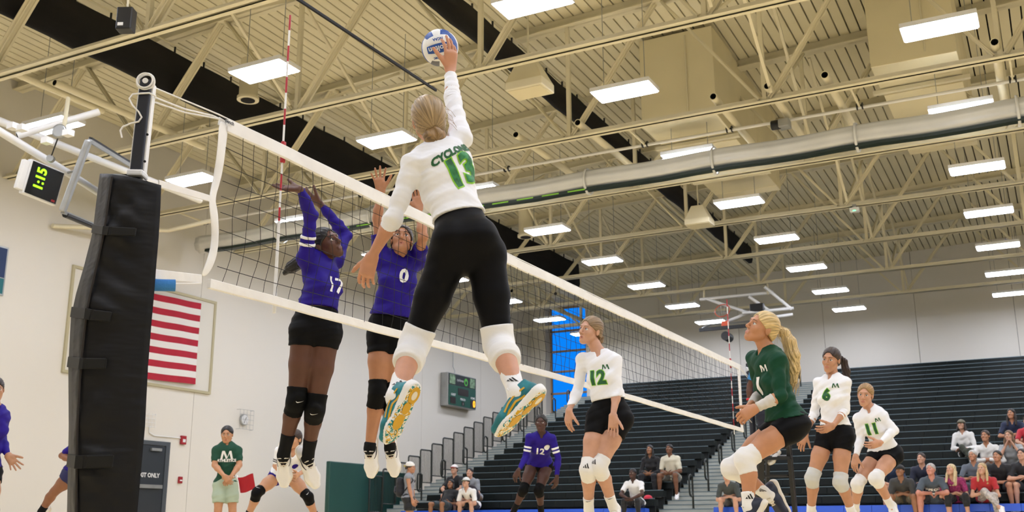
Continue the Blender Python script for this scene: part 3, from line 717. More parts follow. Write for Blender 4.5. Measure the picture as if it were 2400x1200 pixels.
# far post
fp_ = empty('net_post', (XN, 14.35, 0), 'navy net post at the far end beside the referee stand', 'post')
MB().tube([(XN, 14.4, 0), (XN, 14.4, NT+.08)], .045, 16).build('tube', m_navy, fp_)
MB().lathe((XN, 14.4, NT), (1, 0, 0), [(.05, -.03), (.05, .03)], 16).build('pulley', m_white, fp_)
for a, b in ((NT-.02, 2.13), (NT-.05, 2.1), (1.62, 1.5)):
    MB().tube([(XN, NY1, a), (XN, 14.36, b)], .006, 6).build('tie_rope', m_rope, fp_)

# ---------------------------------------------------------------- ball
m_bw, m_bb, m_bg = mat('ball_white', '#eeeeea', .5, bump=.15, bscale=250), mat('ball_blue', '#1d4f9e', .45, bump=.15, bscale=250), mat('ball_grey', '#6d6d70', .5, bump=.15, bscale=250)
bc = at(1031, 112, 5.9); BR = .1045
ball = empty('volleyball', bc, 'blue and white volleyball struck by the raised hand', 'ball')
tocam = unit(CAM-bc); bx = unit(np.cross(UPV, tocam)); by = np.cross(tocam, bx)
ang = math.radians(14); bx, by = bx*math.cos(ang)+by*math.sin(ang), -bx*math.sin(ang)+by*math.cos(ang)
fr6 = [(tocam, bx, by), (-tocam, bx, by), (bx, by, tocam), (-bx, by, tocam), (by, tocam, bx), (-by, tocam, bx)]
cols6 = [[m_bw, m_bb, m_bw], [m_bw, m_bb, m_bw], [m_bb, m_bw, m_bb], [m_bw, m_bb, m_bw], [m_bb, m_bw, m_bb], [m_bg, m_bw, m_bg]]
for (n_, u_, v_), cc in zip(fr6, cols6):
    for s3 in range(3):
        vs = []; N = 8
        for i in range(N+1):
            for j in range(N+1):
                a = -1+2*i/N; b = -1+2*(s3+j/N)/3
                e = 1-.004*0
                d = unit(n_+u_*math.tan(a*math.pi/4)+v_*math.tan(b*math.pi/4))
                edge = min(i, N-i, j, N-j); rr = BR-(.0022 if edge == 0 else 0)
                vs.append(bc+d*rr)
        fs = [(i*(N+1)+j, (i+1)*(N+1)+j, (i+1)*(N+1)+j+1, i*(N+1)+j+1) for i in range(N) for j in range(N)]
        mb = MB(); mb.add(vs, fs, 0, True); p_ = mb.build('panel', cc[s3], ball)
MB().lathe(bc-tocam*0, tocam, [(.001, -BR+.003)]+[(math.sin(a)*(BR-.003), -math.cos(a)*(BR-.003)) for a in np.linspace(.1, 3.04, 16)]+[(.001, BR-.003)], 24).build('bladder', m_bg, ball)
def ball_text(t_, size, cx, cy, m_, rot):
    vs, fs = text_mesh(t_, size, .0008); r_, u_ = (bx*math.cos(rot)+by*math.sin(rot), -bx*math.sin(rot)+by*math.cos(rot))
    out = []
    for v in vs:
        p = r_*v[0]+u_*v[1]+bx*cx+by*cy; d = unit(tocam*math.sqrt(max(1e-6, BR*BR-np.dot(p, p)))+p); out.append(bc+d*(BR+.0012))
    mb = MB(); mb.add(out, fs); mb.build('lettering', m_, ball, fix=False)
ball_text('molten', .042, -.005, 0, m_bw, math.pi); ball_text('Flistatec', .022, -.01, -.052, m_bb, math.pi); ball_text('NCAA', .02, .0, .05, m_bb, math.pi)

# ---------------------------------------------------------------- folded basketball goals
def goal(tl, e1, e2, lab, front):
    """glass backboard from corner tl with edge vectors e1 (short), e2 (long)"""
    t = empty('basketball_backboard', tl, lab, 'backboard', 'folded basketball goals')
    n = unit(np.cross(e1, e2)); u1, u2 = unit(e1), unit(e2); c = tl+(e1+e2)/2
    for a, b in ((tl, tl+e1), (tl+e2, tl+e1+e2), (tl, tl+e2), (tl+e1, tl+e1+e2)): MB().bar(a, b, .05, .06, up=n).build('frame', m_grey, t)
    MB().obox(c, e1/2*.96, e2/2*.97, n*.006).build('glass', m_glass, t)
    f = unit(n)*(-1 if np.dot(n, front) < 0 else 1)
    return t, n, c
tl = at(210, 330, 14.3); e1 = at(148, 497, 14.15)-tl; e2 = at(312, 392, 15.9)-tl
gb, n_, c_ = goal(tl, e1, e2, 'folded glass basketball backboard behind the black pad', V(0, -1, 0))
MB().bar(tl-e2*.03, tl+e1-e2*.03, .06, .08, up=n_).build('side_pad', m_grey, gb, .02)
MB().bar(tl-n_*.0+e2*.0-unit(e1)*.04, tl+e2-unit(e1)*.04, .03, .05, up=n_).build('edge_channel', m_blackm, gb)
MB().tube([at(150, 300, 14.6), at(160, 230, 15.0)], .03, 8).build('hanger_rod', m_steel, gb)
MB().tube([tl+e1*1.02+e2*.05, tl+e1*1.02+e2*.95], .045, 8).build('bottom_pad', m_blackm, gb)
MB().tube([at(-20, 276, 14.6), at(470, 470, 18.0)], .055, 12).build('mast', m_white, gb)
MB().tube([at(-20, 296, 14.0), at(167, 410, 15.2), at(260, 470, 16.0)], .055, 12).build('mast', m_white, gb)
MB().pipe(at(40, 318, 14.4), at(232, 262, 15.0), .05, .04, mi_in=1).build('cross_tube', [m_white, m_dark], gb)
MB().lathe(at(140, 308, 14.0), HF, [(.08, -.03), (.1, -.02), (.1, .02), (.08, .03)], 16).build('winch_drum', m_grey, gb)
MB().tube([at(140, 312, 14.0), at(118, 372, 14.1)], .01, 6).build('winch_cable', m_blackm, gb)
MB().lathe(at(119, 372, 14.1), HF, [(.05, -.03), (.05, .03)], 12).build('pulley', m_grey, gb)
for q in ((160, 312), (110, 330), (52, 300), (30, 296)): MB().obox(at(q[0], q[1], 13.9), V(.06, 0, 0), V(0, .05, 0), V(0, 0, .04)).build('clamp', m_white, gb)
sc = empty('shot_clock', at(100, 430, 14.6), 'black shot clock with green digits hanging at the frame edge', 'clock')
s_tl, s_tr, s_bl = at(75, 372, 14.3), at(153, 405, 14.7), at(52, 452, 14.2)
sa, sb_ = s_tr-s_tl, s_bl-s_tl; sn = unit(np.cross(sa, sb_)); sn = sn if np.dot(sn, CAM-s_tl) > 0 else -sn
cc = s_tl+(sa+sb_)/2
MB().obox(cc-sn*.05, sa/2, sb_/2, sn*.05).build('case', m_white, sc, .01)
MB().obox(cc+sn*.004, sa/2*.97, sb_/2*.97, sn*.003).build('border', m_white, sc)
MB().obox(cc+sn*.009, sa/2*.92, sb_/2*.92, sn*.003).build('face', mat('clock_face', '#101214', .25), sc)
m_lime2 = mat('green_digits', '#8dff1e', .4, emit=1.5)
for t_, q in (('15', .3), ('1:', .66)):
    sign_text(t_, .19, cc-sa*.14-sb_*(.5-q)*.9, -unit(sb_), -unit(sa), m_lime2, sc, 'digits', bold=.006, off=.018)
MB().obox(cc+sa*.36+sb_*.4+sn*.013, sa*.05, sb_*.03, sn*.002).build('badge', m_alarm, sc)
MB().tube([at(160, 405, 14.7), at(176, 400, 14.6)], .02, 8).build('mount_arm', m_grey, sc)
MB().obox(s_tl+sb_*.5-sa*.09-sn*.05, sa*.09, sb_*.42, sn*.045).build('side_housing', m_white, sc, .01)
# far goal
tl = on(1640, 774, 1, 29.0); e2 = on(1752, 764, 1, 29.0)-tl; e1 = V(.0, 1.0, .32)
gf, n_, c_ = goal(tl, e1, e2*1.1, 'folded basketball backboard high before the far bleachers', V(0, -1, 0))
MB().bar(tl-V(0, .04, .0), tl+e2*1.1-V(0, .04, 0), .06, .1, up=(0, 0, 1)).build('bottom_pad', m_blackm, gf)
m_rim = mat('rim_orange', '#e0562b', .4)
rc_ = on(1693, 728, 1, 29.3); MB().tube([rc_+V(.22*math.cos(a), .1*math.sin(a), .2*math.sin(a)) for a in np.linspace(0, 2*math.pi, 25)[:-1]], .012, 6, closed=True).build('rim', m_rim, gf)
mb = MB()
for k in range(10):
    a = 2*math.pi*k/10; b = a+.5
    mb.tube([rc_+V(.22*math.cos(a), .1*math.sin(a), .2*math.sin(a)), rc_+V(.12*math.cos(b), .2, .12*math.sin(b)-.15)], .005, 4)
mb.build('net', m_white, gf)
MB().obox(on(1700, 760, 1, 29.1), V(.1, 0, 0), V(0, .06, 0), V(0, 0, .09)).build('rim_mount', m_rim, gf)
for a, b in (((1640, 702), (1812, 685)), ((1792, 672), (1856, 725)), ((1655, 700), (1760, 735)), ((1755, 695), (1805, 730)), ((1700, 755), (1775, 725)), ((1740, 734), (1860, 722)), ((1800, 745), (1858, 737))):
    MB().tube([on(*a, 1, 29.4), on(*b, 1, 29.6)], .045, 10).build('support_tube', m_white, gf)
for px_ in (1650, 1800): MB().tube([on(px_, 702 if px_ < 1700 else 690, 1, 29.45), (on(px_, 700, 1, 29.45)[0], 29.5, 6.95)], .03, 8).build('hanger_rod', m_steel, gf)
MB().lathe(on(1700, 787, 1, 28.9), (0, 1, 0), [(.13, 0), (.13, .4)], 16).build('hoist_drum', m_blackm, gf)
MB().obox(on(1775, 722, 1, 29.5), V(.2, 0, 0), V(0, .1, 0), V(0, 0, .12)).build('winch', m_blackm, gf, .02)
# ---------------------------------------------------------------- people: smooth implicit surfaces
def n_cone(a, b, ra, rb, side=None, ks=1.0, cap0=False, cap1=False, k=None):
    a, b = np.asarray(a, float), np.asarray(b, float); ba = b-a; L2 = np.dot(ba, ba)+1e-12; rm = max(ra, rb)*max(1, ks)
    sd = None if side is None else unit(side); t_ = ba/math.sqrt(L2)
    def f(P):
        q = P-a.astype(np.float32); t = np.clip((q@ba.astype(np.float32))/L2, 0, 1)
        e = q-t[..., None]*ba.astype(np.float32); d2 = np.einsum('...i,...i', e, e)
        if sd is not None:
            c = e@sd.astype(np.float32); d2 = d2-c*c*(1-1/ks**2)
        d = np.sqrt(np.maximum(d2, 0))-(ra+(rb-ra)*t)
        if cap0: d = np.maximum(d, -(q@t_.astype(np.float32)))
        if cap1: d = np.maximum(d, (P-b.astype(np.float32))@t_.astype(np.float32))
        return d
    return (f, np.minimum(a, b)-rm, np.maximum(a, b)+rm, k, 1)
def n_ell(c, ax, rad, k=None, sign=1):
    c = np.asarray(c, float); A = np.array([unit(x) for x in ax], np.float32); r = np.array(rad, np.float32); rm = max(rad)
    def f(P):
        q = ((P-c.astype(np.float32))@A.T)/r; k0 = np.sqrt(np.einsum('...i,...i', q, q)); q = q/r
        k1 = np.sqrt(np.einsum('...i,...i', q, q))+1e-9; return k0*(k0-1)/k1
    return (f, c-rm, c+rm, k, sign)
def n_sph(c, r, k=None, sign=1): return n_ell(c, np.eye(3), (r, r, r), k, sign)
def grow(prims, d):
    out = []
    for f, lo, hi, k, s in prims: out.append(((lambda P, f=f: f(P)-d), lo-d, hi+d, k, s))
    return out
def field(prims, h, k0=.02, cuts=(), noise=None):
    lo = np.min([p[1] for p in prims if p[4] > 0], 0)-3*h; hi = np.max([p[2] for p in prims if p[4] > 0], 0)+3*h
    n = np.ceil((hi-lo)/h).astype(int)+1; F = np.full(n, .2, np.float32)
    gx, gy, gz = (np.arange(n[i])*h+lo[i] for i in range(3))
    def block(a, b):
        i0 = np.clip(np.floor((a-lo)/h).astype(int), 0, n); i1 = np.clip(np.ceil((b-lo)/h).astype(int)+1, 0, n)
        s = tuple(slice(i0[i], i1[i]) for i in range(3))
        return s, np.stack(np.meshgrid(gx[s[0]], gy[s[1]], gz[s[2]], indexing='ij'), -1).astype(np.float32)
    for f, a, b, k, sg in prims:
        k = k0 if k is None else k; mg = k+2.5*h
        s, P = block(a-mg, b+mg)
        if P.size == 0: continue
        d = f(P); G = F[s]
        if sg > 0: hh = np.maximum(k-np.abs(G-d), 0)/k; F[s] = np.minimum(G, d)-hh*hh*k*.25
        else: d = -d; hh = np.maximum(k-np.abs(G-d), 0)/k; F[s] = np.maximum(G, d)+hh*hh*k*.25
    if cuts or noise:
        P = np.stack(np.meshgrid(gx, gy, gz, indexing='ij'), -1).astype(np.float32)
        if noise is not None:
            m = np.abs(F) < .03; F[m] += noise(P[m]).astype(np.float32)
        for p0, nn in cuts: F = np.maximum(F, (P-np.asarray(p0, np.float32))@np.asarray(nn, np.float32))
    return F, lo
_CO = np.array([(i, j, k) for i in (0, 1) for j in (0, 1) for k in (0, 1)])
_ED = [(a, b) for a in range(8) for b in range(a+1, 8) if np.abs(_CO[a]-_CO[b]).sum() == 1]
def surfnet(F, o, h):
    S = F < 0; nx, ny, nz = F.shape; cnt = np.zeros((nx-1, ny-1, nz-1), np.int8)
    for i, j, k in _CO: cnt += S[i:nx-1+i, j:ny-1+j, k:nz-1+k]
    mix = (cnt > 0) & (cnt < 8); idx = np.argwhere(mix); ids = np.full(mix.shape, -1, np.int32); ids[mix] = np.arange(len(idx))
    val = np.stack([F[idx[:, 0]+c[0], idx[:, 1]+c[1], idx[:, 2]+c[2]] for c in _CO], 1)
    acc = np.zeros((len(idx), 3)); num = np.zeros(len(idx))
    for a, b in _ED:
        va, vb = val[:, a], val[:, b]; cr = (va < 0) != (vb < 0); t = np.where(cr, va/np.where(cr, va-vb, 1), 0)
        acc += np.where(cr[:, None], _CO[a]+(_CO[b]-_CO[a])*t[:, None], 0); num += cr
    vs = o+h*(idx+acc/np.maximum(num, 1)[:, None]); Q = []
    for ax in range(3):
        u, v = (ax+1) % 3, (ax+2) % 3
        A = np.take(S, range(F.shape[ax]-1), ax); B = np.take(S, range(1, F.shape[ax]), ax)
        e = np.argwhere(A != B); e = e[(e[:, u] > 0) & (e[:, v] > 0) & (e[:, u] < F.shape[u]-1) & (e[:, v] < F.shape[v]-1)]
        if not len(e): continue
        fl = S[tuple(e.T)]
        def cid(du, dv):
            g = e.copy(); g[:, u] += du; g[:, v] += dv; return ids[tuple(g.T)]
        q = np.stack([cid(-1, -1), cid(0, -1), cid(0, 0), cid(-1, 0)], 1); q[~fl] = q[~fl][:, ::-1]; Q.append(q)
    return vs, np.concatenate(Q)
def mesh_np(name, parts, mats_=None):
    """parts: list of (verts, quads, material index or array)"""
    vs = np.concatenate([p[0] for p in parts]); off = 0; qs = []; mi = []
    for v, q, m in parts: qs.append(q+off); off += len(v); mi.append(np.full(len(q), m) if np.isscalar(m) else m)
    q = np.concatenate(qs).astype(np.int32); me = bpy.data.meshes.new(name)
    me.vertices.add(len(vs)); me.vertices.foreach_set('co', vs.astype(np.float32).ravel())
    me.loops.add(q.size); me.loops.foreach_set('vertex_index', q.ravel())
    me.polygons.add(len(q)); me.polygons.foreach_set('loop_start', np.arange(0, q.size, 4, dtype=np.int32)); me.polygons.foreach_set('loop_total', np.full(len(q), 4, np.int32))
    me.polygons.foreach_set('material_index', np.concatenate(mi).astype(np.int32)); me.polygons.foreach_set('use_smooth', np.ones(len(q), bool))
    me.update(calc_edges=True); return me
def skin_surface(prims, h, k=.02, cuts=(), noise=None):
    F, o = field(prims, h, k, cuts, noise); return surfnet(F, o, h)
def blob(name, prims, h, m, parent, k=.02, cuts=(), noise=None):
    v, q = skin_surface(prims, h, k, cuts, noise)
    if len(q) == 0: return None
    return link(name, mesh_np(name, [(v, q, 0)]), m, parent)
def folds(axis, amp, fr, seed=0):                # cloth creases running around an axis
    ax = unit(axis); R = np.random.RandomState(seed); d1, d2, d3 = (unit(R.randn(3)) for _ in range(3))
    def f(P):
        t = P@ax.astype(np.float32); a = P@d1.astype(np.float32); b = P@d2.astype(np.float32); c = P@d3.astype(np.float32)
        s = np.sin(t*fr+2.2*np.sin(a*13+seed)+1.5*np.sin(b*21))
        w = np.sin(t*fr*1.9+3.1*np.sin(b*17+seed)+2*np.sin(c*11)); return amp*(s*np.abs(s)*.8+.45*np.maximum(w, 0)**2*np.sin(a*7+seed)+.5*np.sin(c*fr*.8+3*np.sin(a*17))*np.sin(b*9+seed))
    return f
def cs(v): return unit(RGT*v[0]+UPV*v[1]+FWD*v[2])     # direction seen from the camera: right, up, away

LEN = dict(neck=.297, sh=.099, el=.180, wr=.152, hip=.056, kn=.245, an=.243, head=.108, toe=.105)
def place(par, q, L):
    px, py, s = (*q, 0.0)[:3] if len(q) < 3 else q
    d = FWD+RGT*(px-1200)/FPX-UPV*(py-600)/FPX; o = par-CAM; A = d@d; Bq = d@o; Cq = o@o-L*L; disc = Bq*Bq-A*Cq
    h = math.sqrt(disc) if disc > 0 else 0.0
    return CAM+d*((Bq+s*h)/A)
def joints(S):
    H = S['H']; J = {'pelvis': at(*S['pelvis'], S['depth'])}
    J['neck'] = place(J['pelvis'], S['neck'], LEN['neck']*H)
    J['head'] = place(J['neck'], S['head'], LEN['head']*H)
    for s in 'RL':
        J['sh'+s] = place(J['neck'], S['sh'+s], LEN['sh']*H); J['el'+s] = place(J['sh'+s], S['el'+s], LEN['el']*H); J['wr'+s] = place(J['el'+s], S['wr'+s], LEN['wr']*H)
        J['hip'+s] = place(J['pelvis'], S['hip'+s], LEN['hip']*H); J['kn'+s] = place(J['hip'+s], S['kn'+s], LEN['kn']*H); J['an'+s] = place(J['kn'+s], S['an'+s], LEN['an']*H)
        if 'toe'+s in S: J['toe'+s] = place(J['an'+s], S['toe'+s], LEN['toe']*H)
    return J
def hand_prims(W, d, n, side, curl=.35, spread=.12, sc=1.0, thumb=.6):
    d = unit(d); n = unit(n-d*np.dot(n, d)); w = np.cross(d, n)*side; P = []
    P.append(n_cone(W+d*.005*sc, W+d*.078*sc, .0165*sc, .019*sc, w, 1.95, k=.012))
    P.append(n_cone(W+d*.03*sc+w*.018*sc+n*.006*sc, W+d*.055*sc+w*.026*sc+n*.008*sc, .014*sc, .012*sc, k=.012))
    cu = curl if hasattr(curl, '__len__') else [curl]*4
    for i in range(4):
        base = W+d*(.080, .085, .081, .072)[i]*sc+w*(.0285, .0095, -.0095, -.027)[i]*sc
        a = spread*(1.1, .3, -.4, -1.25)[i]; fd = unit(d*math.cos(a)+w*math.sin(a)); p = base; ang = 0; L = (.076, .084, .078, .061)[i]*sc; r = (.0086, .0088, .0084, .0075)[i]*sc
        for j, fr in enumerate((.45, .31, .24)):
            ang += cu[i]*(.75, 1.0, .7)[j]; dd = fd*math.cos(ang)+n*math.sin(ang); q = p+dd*L*fr; P.append(n_cone(p, q, r*(1-.08*j), r*(.93-.1*j), k=.004)); p = q
    tb = W+d*.028*sc+w*.026*sc+n*.004*sc; td = unit(d*.72+w*thumb+n*.22); p = tb; ang = 0
    for j, l in enumerate((.036, .03, .025)):
        dd = unit(td+(n*.35+d*.25)*j*.5); q = p+dd*l*sc; P.append(n_cone(p, q, (.0125, .0105, .0095)[j]*sc, (.0105, .0095, .008)[j]*sc, k=.006)); p = q
    return P
def head_frame(J, S):
    y = cs(S['face']); up = S.get('hup'); u = cs(up) if up else unit(J['head']-J['neck']); z = unit(u-y*np.dot(u, y)); x = np.cross(y, z); return x, y, z
SKINS = {}
def skin_mat(c):
    if c not in SKINS:
        SKINS[c] = mat('skin_'+c.strip('#'), c, .48, sss=.0, var=.05, vscale=18, bump=.03, bscale=220, spec=.4)
    return SKINS[c]
def fabric(c, name=None, rough=.75, b=.25, bs=9):
    return mat(name or 'fabric_'+c.strip('#'), c, rough, bump=b, bscale=bs, var=.04, vscale=5, sheen=.15)
def mixhex(c, d, t):
    a = [int(c[i:i+2], 16) for i in (1, 3, 5)]; b = [int(d[i:i+2], 16) for i in (1, 3, 5)]
    return '#%02x%02x%02x' % tuple(int(x+(y-x)*t) for x, y in zip(a, b))
def project_text(txt, size, p0, right, up, ndir, bvh, m, parent, name, bold=.004, shear=0.0, off=.003, ranges=None):
    vs, fs = text_mesh(txt, size, bold, shear=shear); bm = bmesh.new(); bv = [bm.verts.new((v[0], v[1], 0)) for v in vs]
    for f in fs:
        try: bm.faces.new([bv[i] for i in f])
        except ValueError: pass
    shape_to(bm, p0, right, up, ndir, bvh, m, parent, name, off)
def shape_to(bm, p0, right, up, ndir, bvh, m, parent, name, off=.003, maxe=.014):
    bmesh.ops.triangulate(bm, faces=bm.faces)
    for _ in range(5):
        es = [e for e in bm.edges if e.calc_length() > maxe]
        if not es: break
        bmesh.ops.subdivide_edges(bm, edges=es, cuts=1); bmesh.ops.triangulate(bm, faces=bm.faces)
    r, u, n = unit(right), unit(up), unit(ndir); miss = []
    for v in bm.verts:
        o = np.asarray(p0)+r*v.co.x+u*v.co.y+n*.25
        hit, nn, _, _ = bvh.ray_cast(Vector(o), Vector(-n), .5)
        if hit is None: miss.append(v); continue
        if np.dot(nn, n) < 0: nn = -nn
        v.co = hit+nn*off
    bmesh.ops.delete(bm, geom=miss, context='VERTS')
    me = bpy.data.meshes.new(name); bm.to_mesh(me); bm.free(); me.polygons.foreach_set('use_smooth', [True]*len(me.polygons))
    return link(name, me, m, parent)
def poly_patch(polys, p0, right, up, ndir, bvh, m, parent, name, off=.003):
    bm = bmesh.new()
    for pl in polys:
        bm.faces.new([bm.verts.new((x, y, 0)) for x, y in pl])
    return shape_to(bm, p0, right, up, ndir, bvh, m, parent, name, off)
def tree_of(o):
    me = o.data; n = len(me.vertices); co = np.empty(n*3, np.float32); me.vertices.foreach_get('co', co)
    return BVHTree.FromPolygons([Vector(c) for c in co.reshape(-1, 3)], [tuple(p.vertices) for p in me.polygons])
MLOGO_OLD = [[(-.5, -.32), (-.28, -.32), (-.05, .1), (-.05, .32), (-.22, .32)], [(-.02, .32), (-.02, .02), (.06, -.1), (.2, .16), (.2, .32)], [(.22, .32), (.5, -.32), (.28, -.32), (.2, -.12), (.2, .1)]]
MLOGO = [[(-.5, -.34), (-.34, -.34), (-.2, .34), (-.36, .34)], [(-.34, .34), (-.16, .34), (.06, -.18), (-.04, -.34)], [(.0, -.34), (.08, -.18), (.2, .34), (.32, .34)], [(.3, .34), (.36, .34), (.5, -.34), (.34, -.34), (.22, .1)]]
SWOOSH = [[(-.5, .08), (-.42, -.08), (-.3, -.12), (.5, .2), (-.28, 0), (-.38, -.0)]]
def shoe(parent, A, K, toe, sc, upper, sole, accent, h, laces=True, style=None, swoosh=None, fup=None, lace=None):
    t = unit(toe-A); up = unit(K-A) if fup is None else cs(fup)
    n = unit(up-t*np.dot(up, t))
    if fup is None: t = unit(t-n*.22); n = unit(n-t*np.dot(n, t))
    w = np.cross(n, t)
    O = A-n*.078*sc-t*.012*sc                     # point under the ankle on the ground line
    P = lambda a, b, c=0.0: O+t*a*sc+n*b*sc+w*c*sc
    foot = [n_cone(P(-.045, .035), P(.05, .035), .036*sc, .036*sc, w, 1.0), n_cone(P(.05, .032), P(.135, .026), .037*sc, .036*sc, w, 1.22), n_cone(P(.135, .026), P(.188, .022), .036*sc, .024*sc, w, 1.35)]
    top = [n_cone(P(-.022, .04), P(-.008, .098), .041*sc, .036*sc, w, .95), n_cone(P(.01, .075), P(.1, .045), .031*sc, .032*sc, w, 1.1), n_cone(P(-.052, .05), P(-.046, .1), .018*sc, .012*sc)]
    so = blob('shoe', foot+top, h, upper, parent, k=.018, cuts=[(P(0, .006), -n), (P(-.03, .098), unit(n+t*.25))])
    base = [n_cone(P(-.048, .01), P(.05, .01), .042*sc, .037*sc), n_cone(P(.05, .01), P(.14, .01), .038*sc, .047*sc), n_cone(P(.14, .012), P(.192, .016), .047*sc, .026*sc)]
    mid = blob('midsole', base+([n_cone(P(-.05, .02), P(.0, .02), .043*sc, .038*sc)] if style else []), h, sole if style is None else MATS['white_paint'], so, k=.03, cuts=[(P(0, .024), unit(n+t*.08)), (P(0, -.008), -n)])
    if style:
        blob('outsole', grow(base, .001*sc), h*.8, sole, so, k=.03, cuts=[(P(0, .006), unit(n+t*.05)), (P(0, -.014), -n)])
        for (a, c, r1, r2, m_) in style:
            e = [P(a, -.0145, c)+t*r1*sc*1.25*math.cos(x)+w*r1*sc*math.sin(x) for x in np.linspace(0, 2*math.pi, 21)[:-1]]
            MB().prism(e, -n*.003*sc*(1 if r2 else 1.6)).build('outsole_pod', m_, so)
    lm = lace or (sole if style is None else MATS['white_paint'])
    if laces:
        for i in range(4):
            c0 = P(.034+.02*i, .100-.0135*i); MB().tube([c0-w*.028*sc-n*.014*sc, c0-w*.012*sc+n*.002*sc, c0+w*.012*sc+n*.002*sc, c0+w*.028*sc-n*.014*sc], .0042*sc, 6).build('lace', lm, so)
        c0 = P(.03, .106)
        for s in (-1, 1): MB().tube([c0, c0+w*s*.022*sc+n*.012*sc, c0+w*s*.034*sc-n*.004*sc, c0+w*s*.01*sc-n*.006*sc], .0036*sc, 6).build('lace', lm, so)
    bv = tree_of(so) if (swoosh or style) else None
    if swoosh:
        for sd in (-1, 1): poly_patch([[(x*.11*sc, y*.13*sc) for x, y in SWOOSH[0]]], P(.045, .05), t, n, w*sd, bv, swoosh, so, 'side_mark', .002)
    if style:
        for sd in (-1, 1):
            band = [(-.05, .062), (0, .07), (.05, .058), (.09, .038), (.088, .03), (.05, .048), (0, .06), (-.05, .053)]
            for bo, bm_ in ((0, accent), (-.03, accent)): poly_patch([[((x+(.02 if bo else 0))*sc, (y+bo)*sc) for x, y in band]], P(0.02, .0), t, n, w*sd, bv, bm_, so, 'side_stripe', .0025)
    return so
def eye(parent, c, gaze, r, iris):
    prof = [(0.0008, r)]+[(math.sin(a)*r, math.cos(a)*r) for a in (.22, .3, .55, .62, .9, 1.3, 1.8, 2.4, 3.0)]+[(.0004, -r)]
    mb = MB(); ax = unit(gaze); sd = unit(np.cross(ax, UPV)); u = np.cross(ax, sd); n = 16
    vs = [c+ax*h_+sd*math.cos(2*math.pi*k/n)*rr+u*math.sin(2*math.pi*k/n)*rr for rr, h_ in prof for k in range(n)]
    for i in range(len(prof)-1):
        mi = 2 if i < 1 else (1 if i < 3 else 0)
        mb.add([*vs[i*n:(i+1)*n], *vs[(i+1)*n:(i+2)*n]], [(k, (k+1) % n, n+(k+1) % n, n+k) for k in range(n)], mi, True)
    return mb.build('eye', [mat('eye_white', '#e4ddd8', .25), iris, mat('pupil', '#0b0908', .2)], parent)
def foot_frame(S, J, s):
    t = unit(J['toe'+s]-J['an'+s]); up = unit(J['kn'+s]-J['an'+s]) if S.get('fup'+s) is None else cs(S['fup'+s]); n = unit(up-t*np.dot(up, t))
    if S.get('fup'+s) is None: t = unit(t-n*.22); n = unit(n-t*np.dot(n, t))
    return t, n
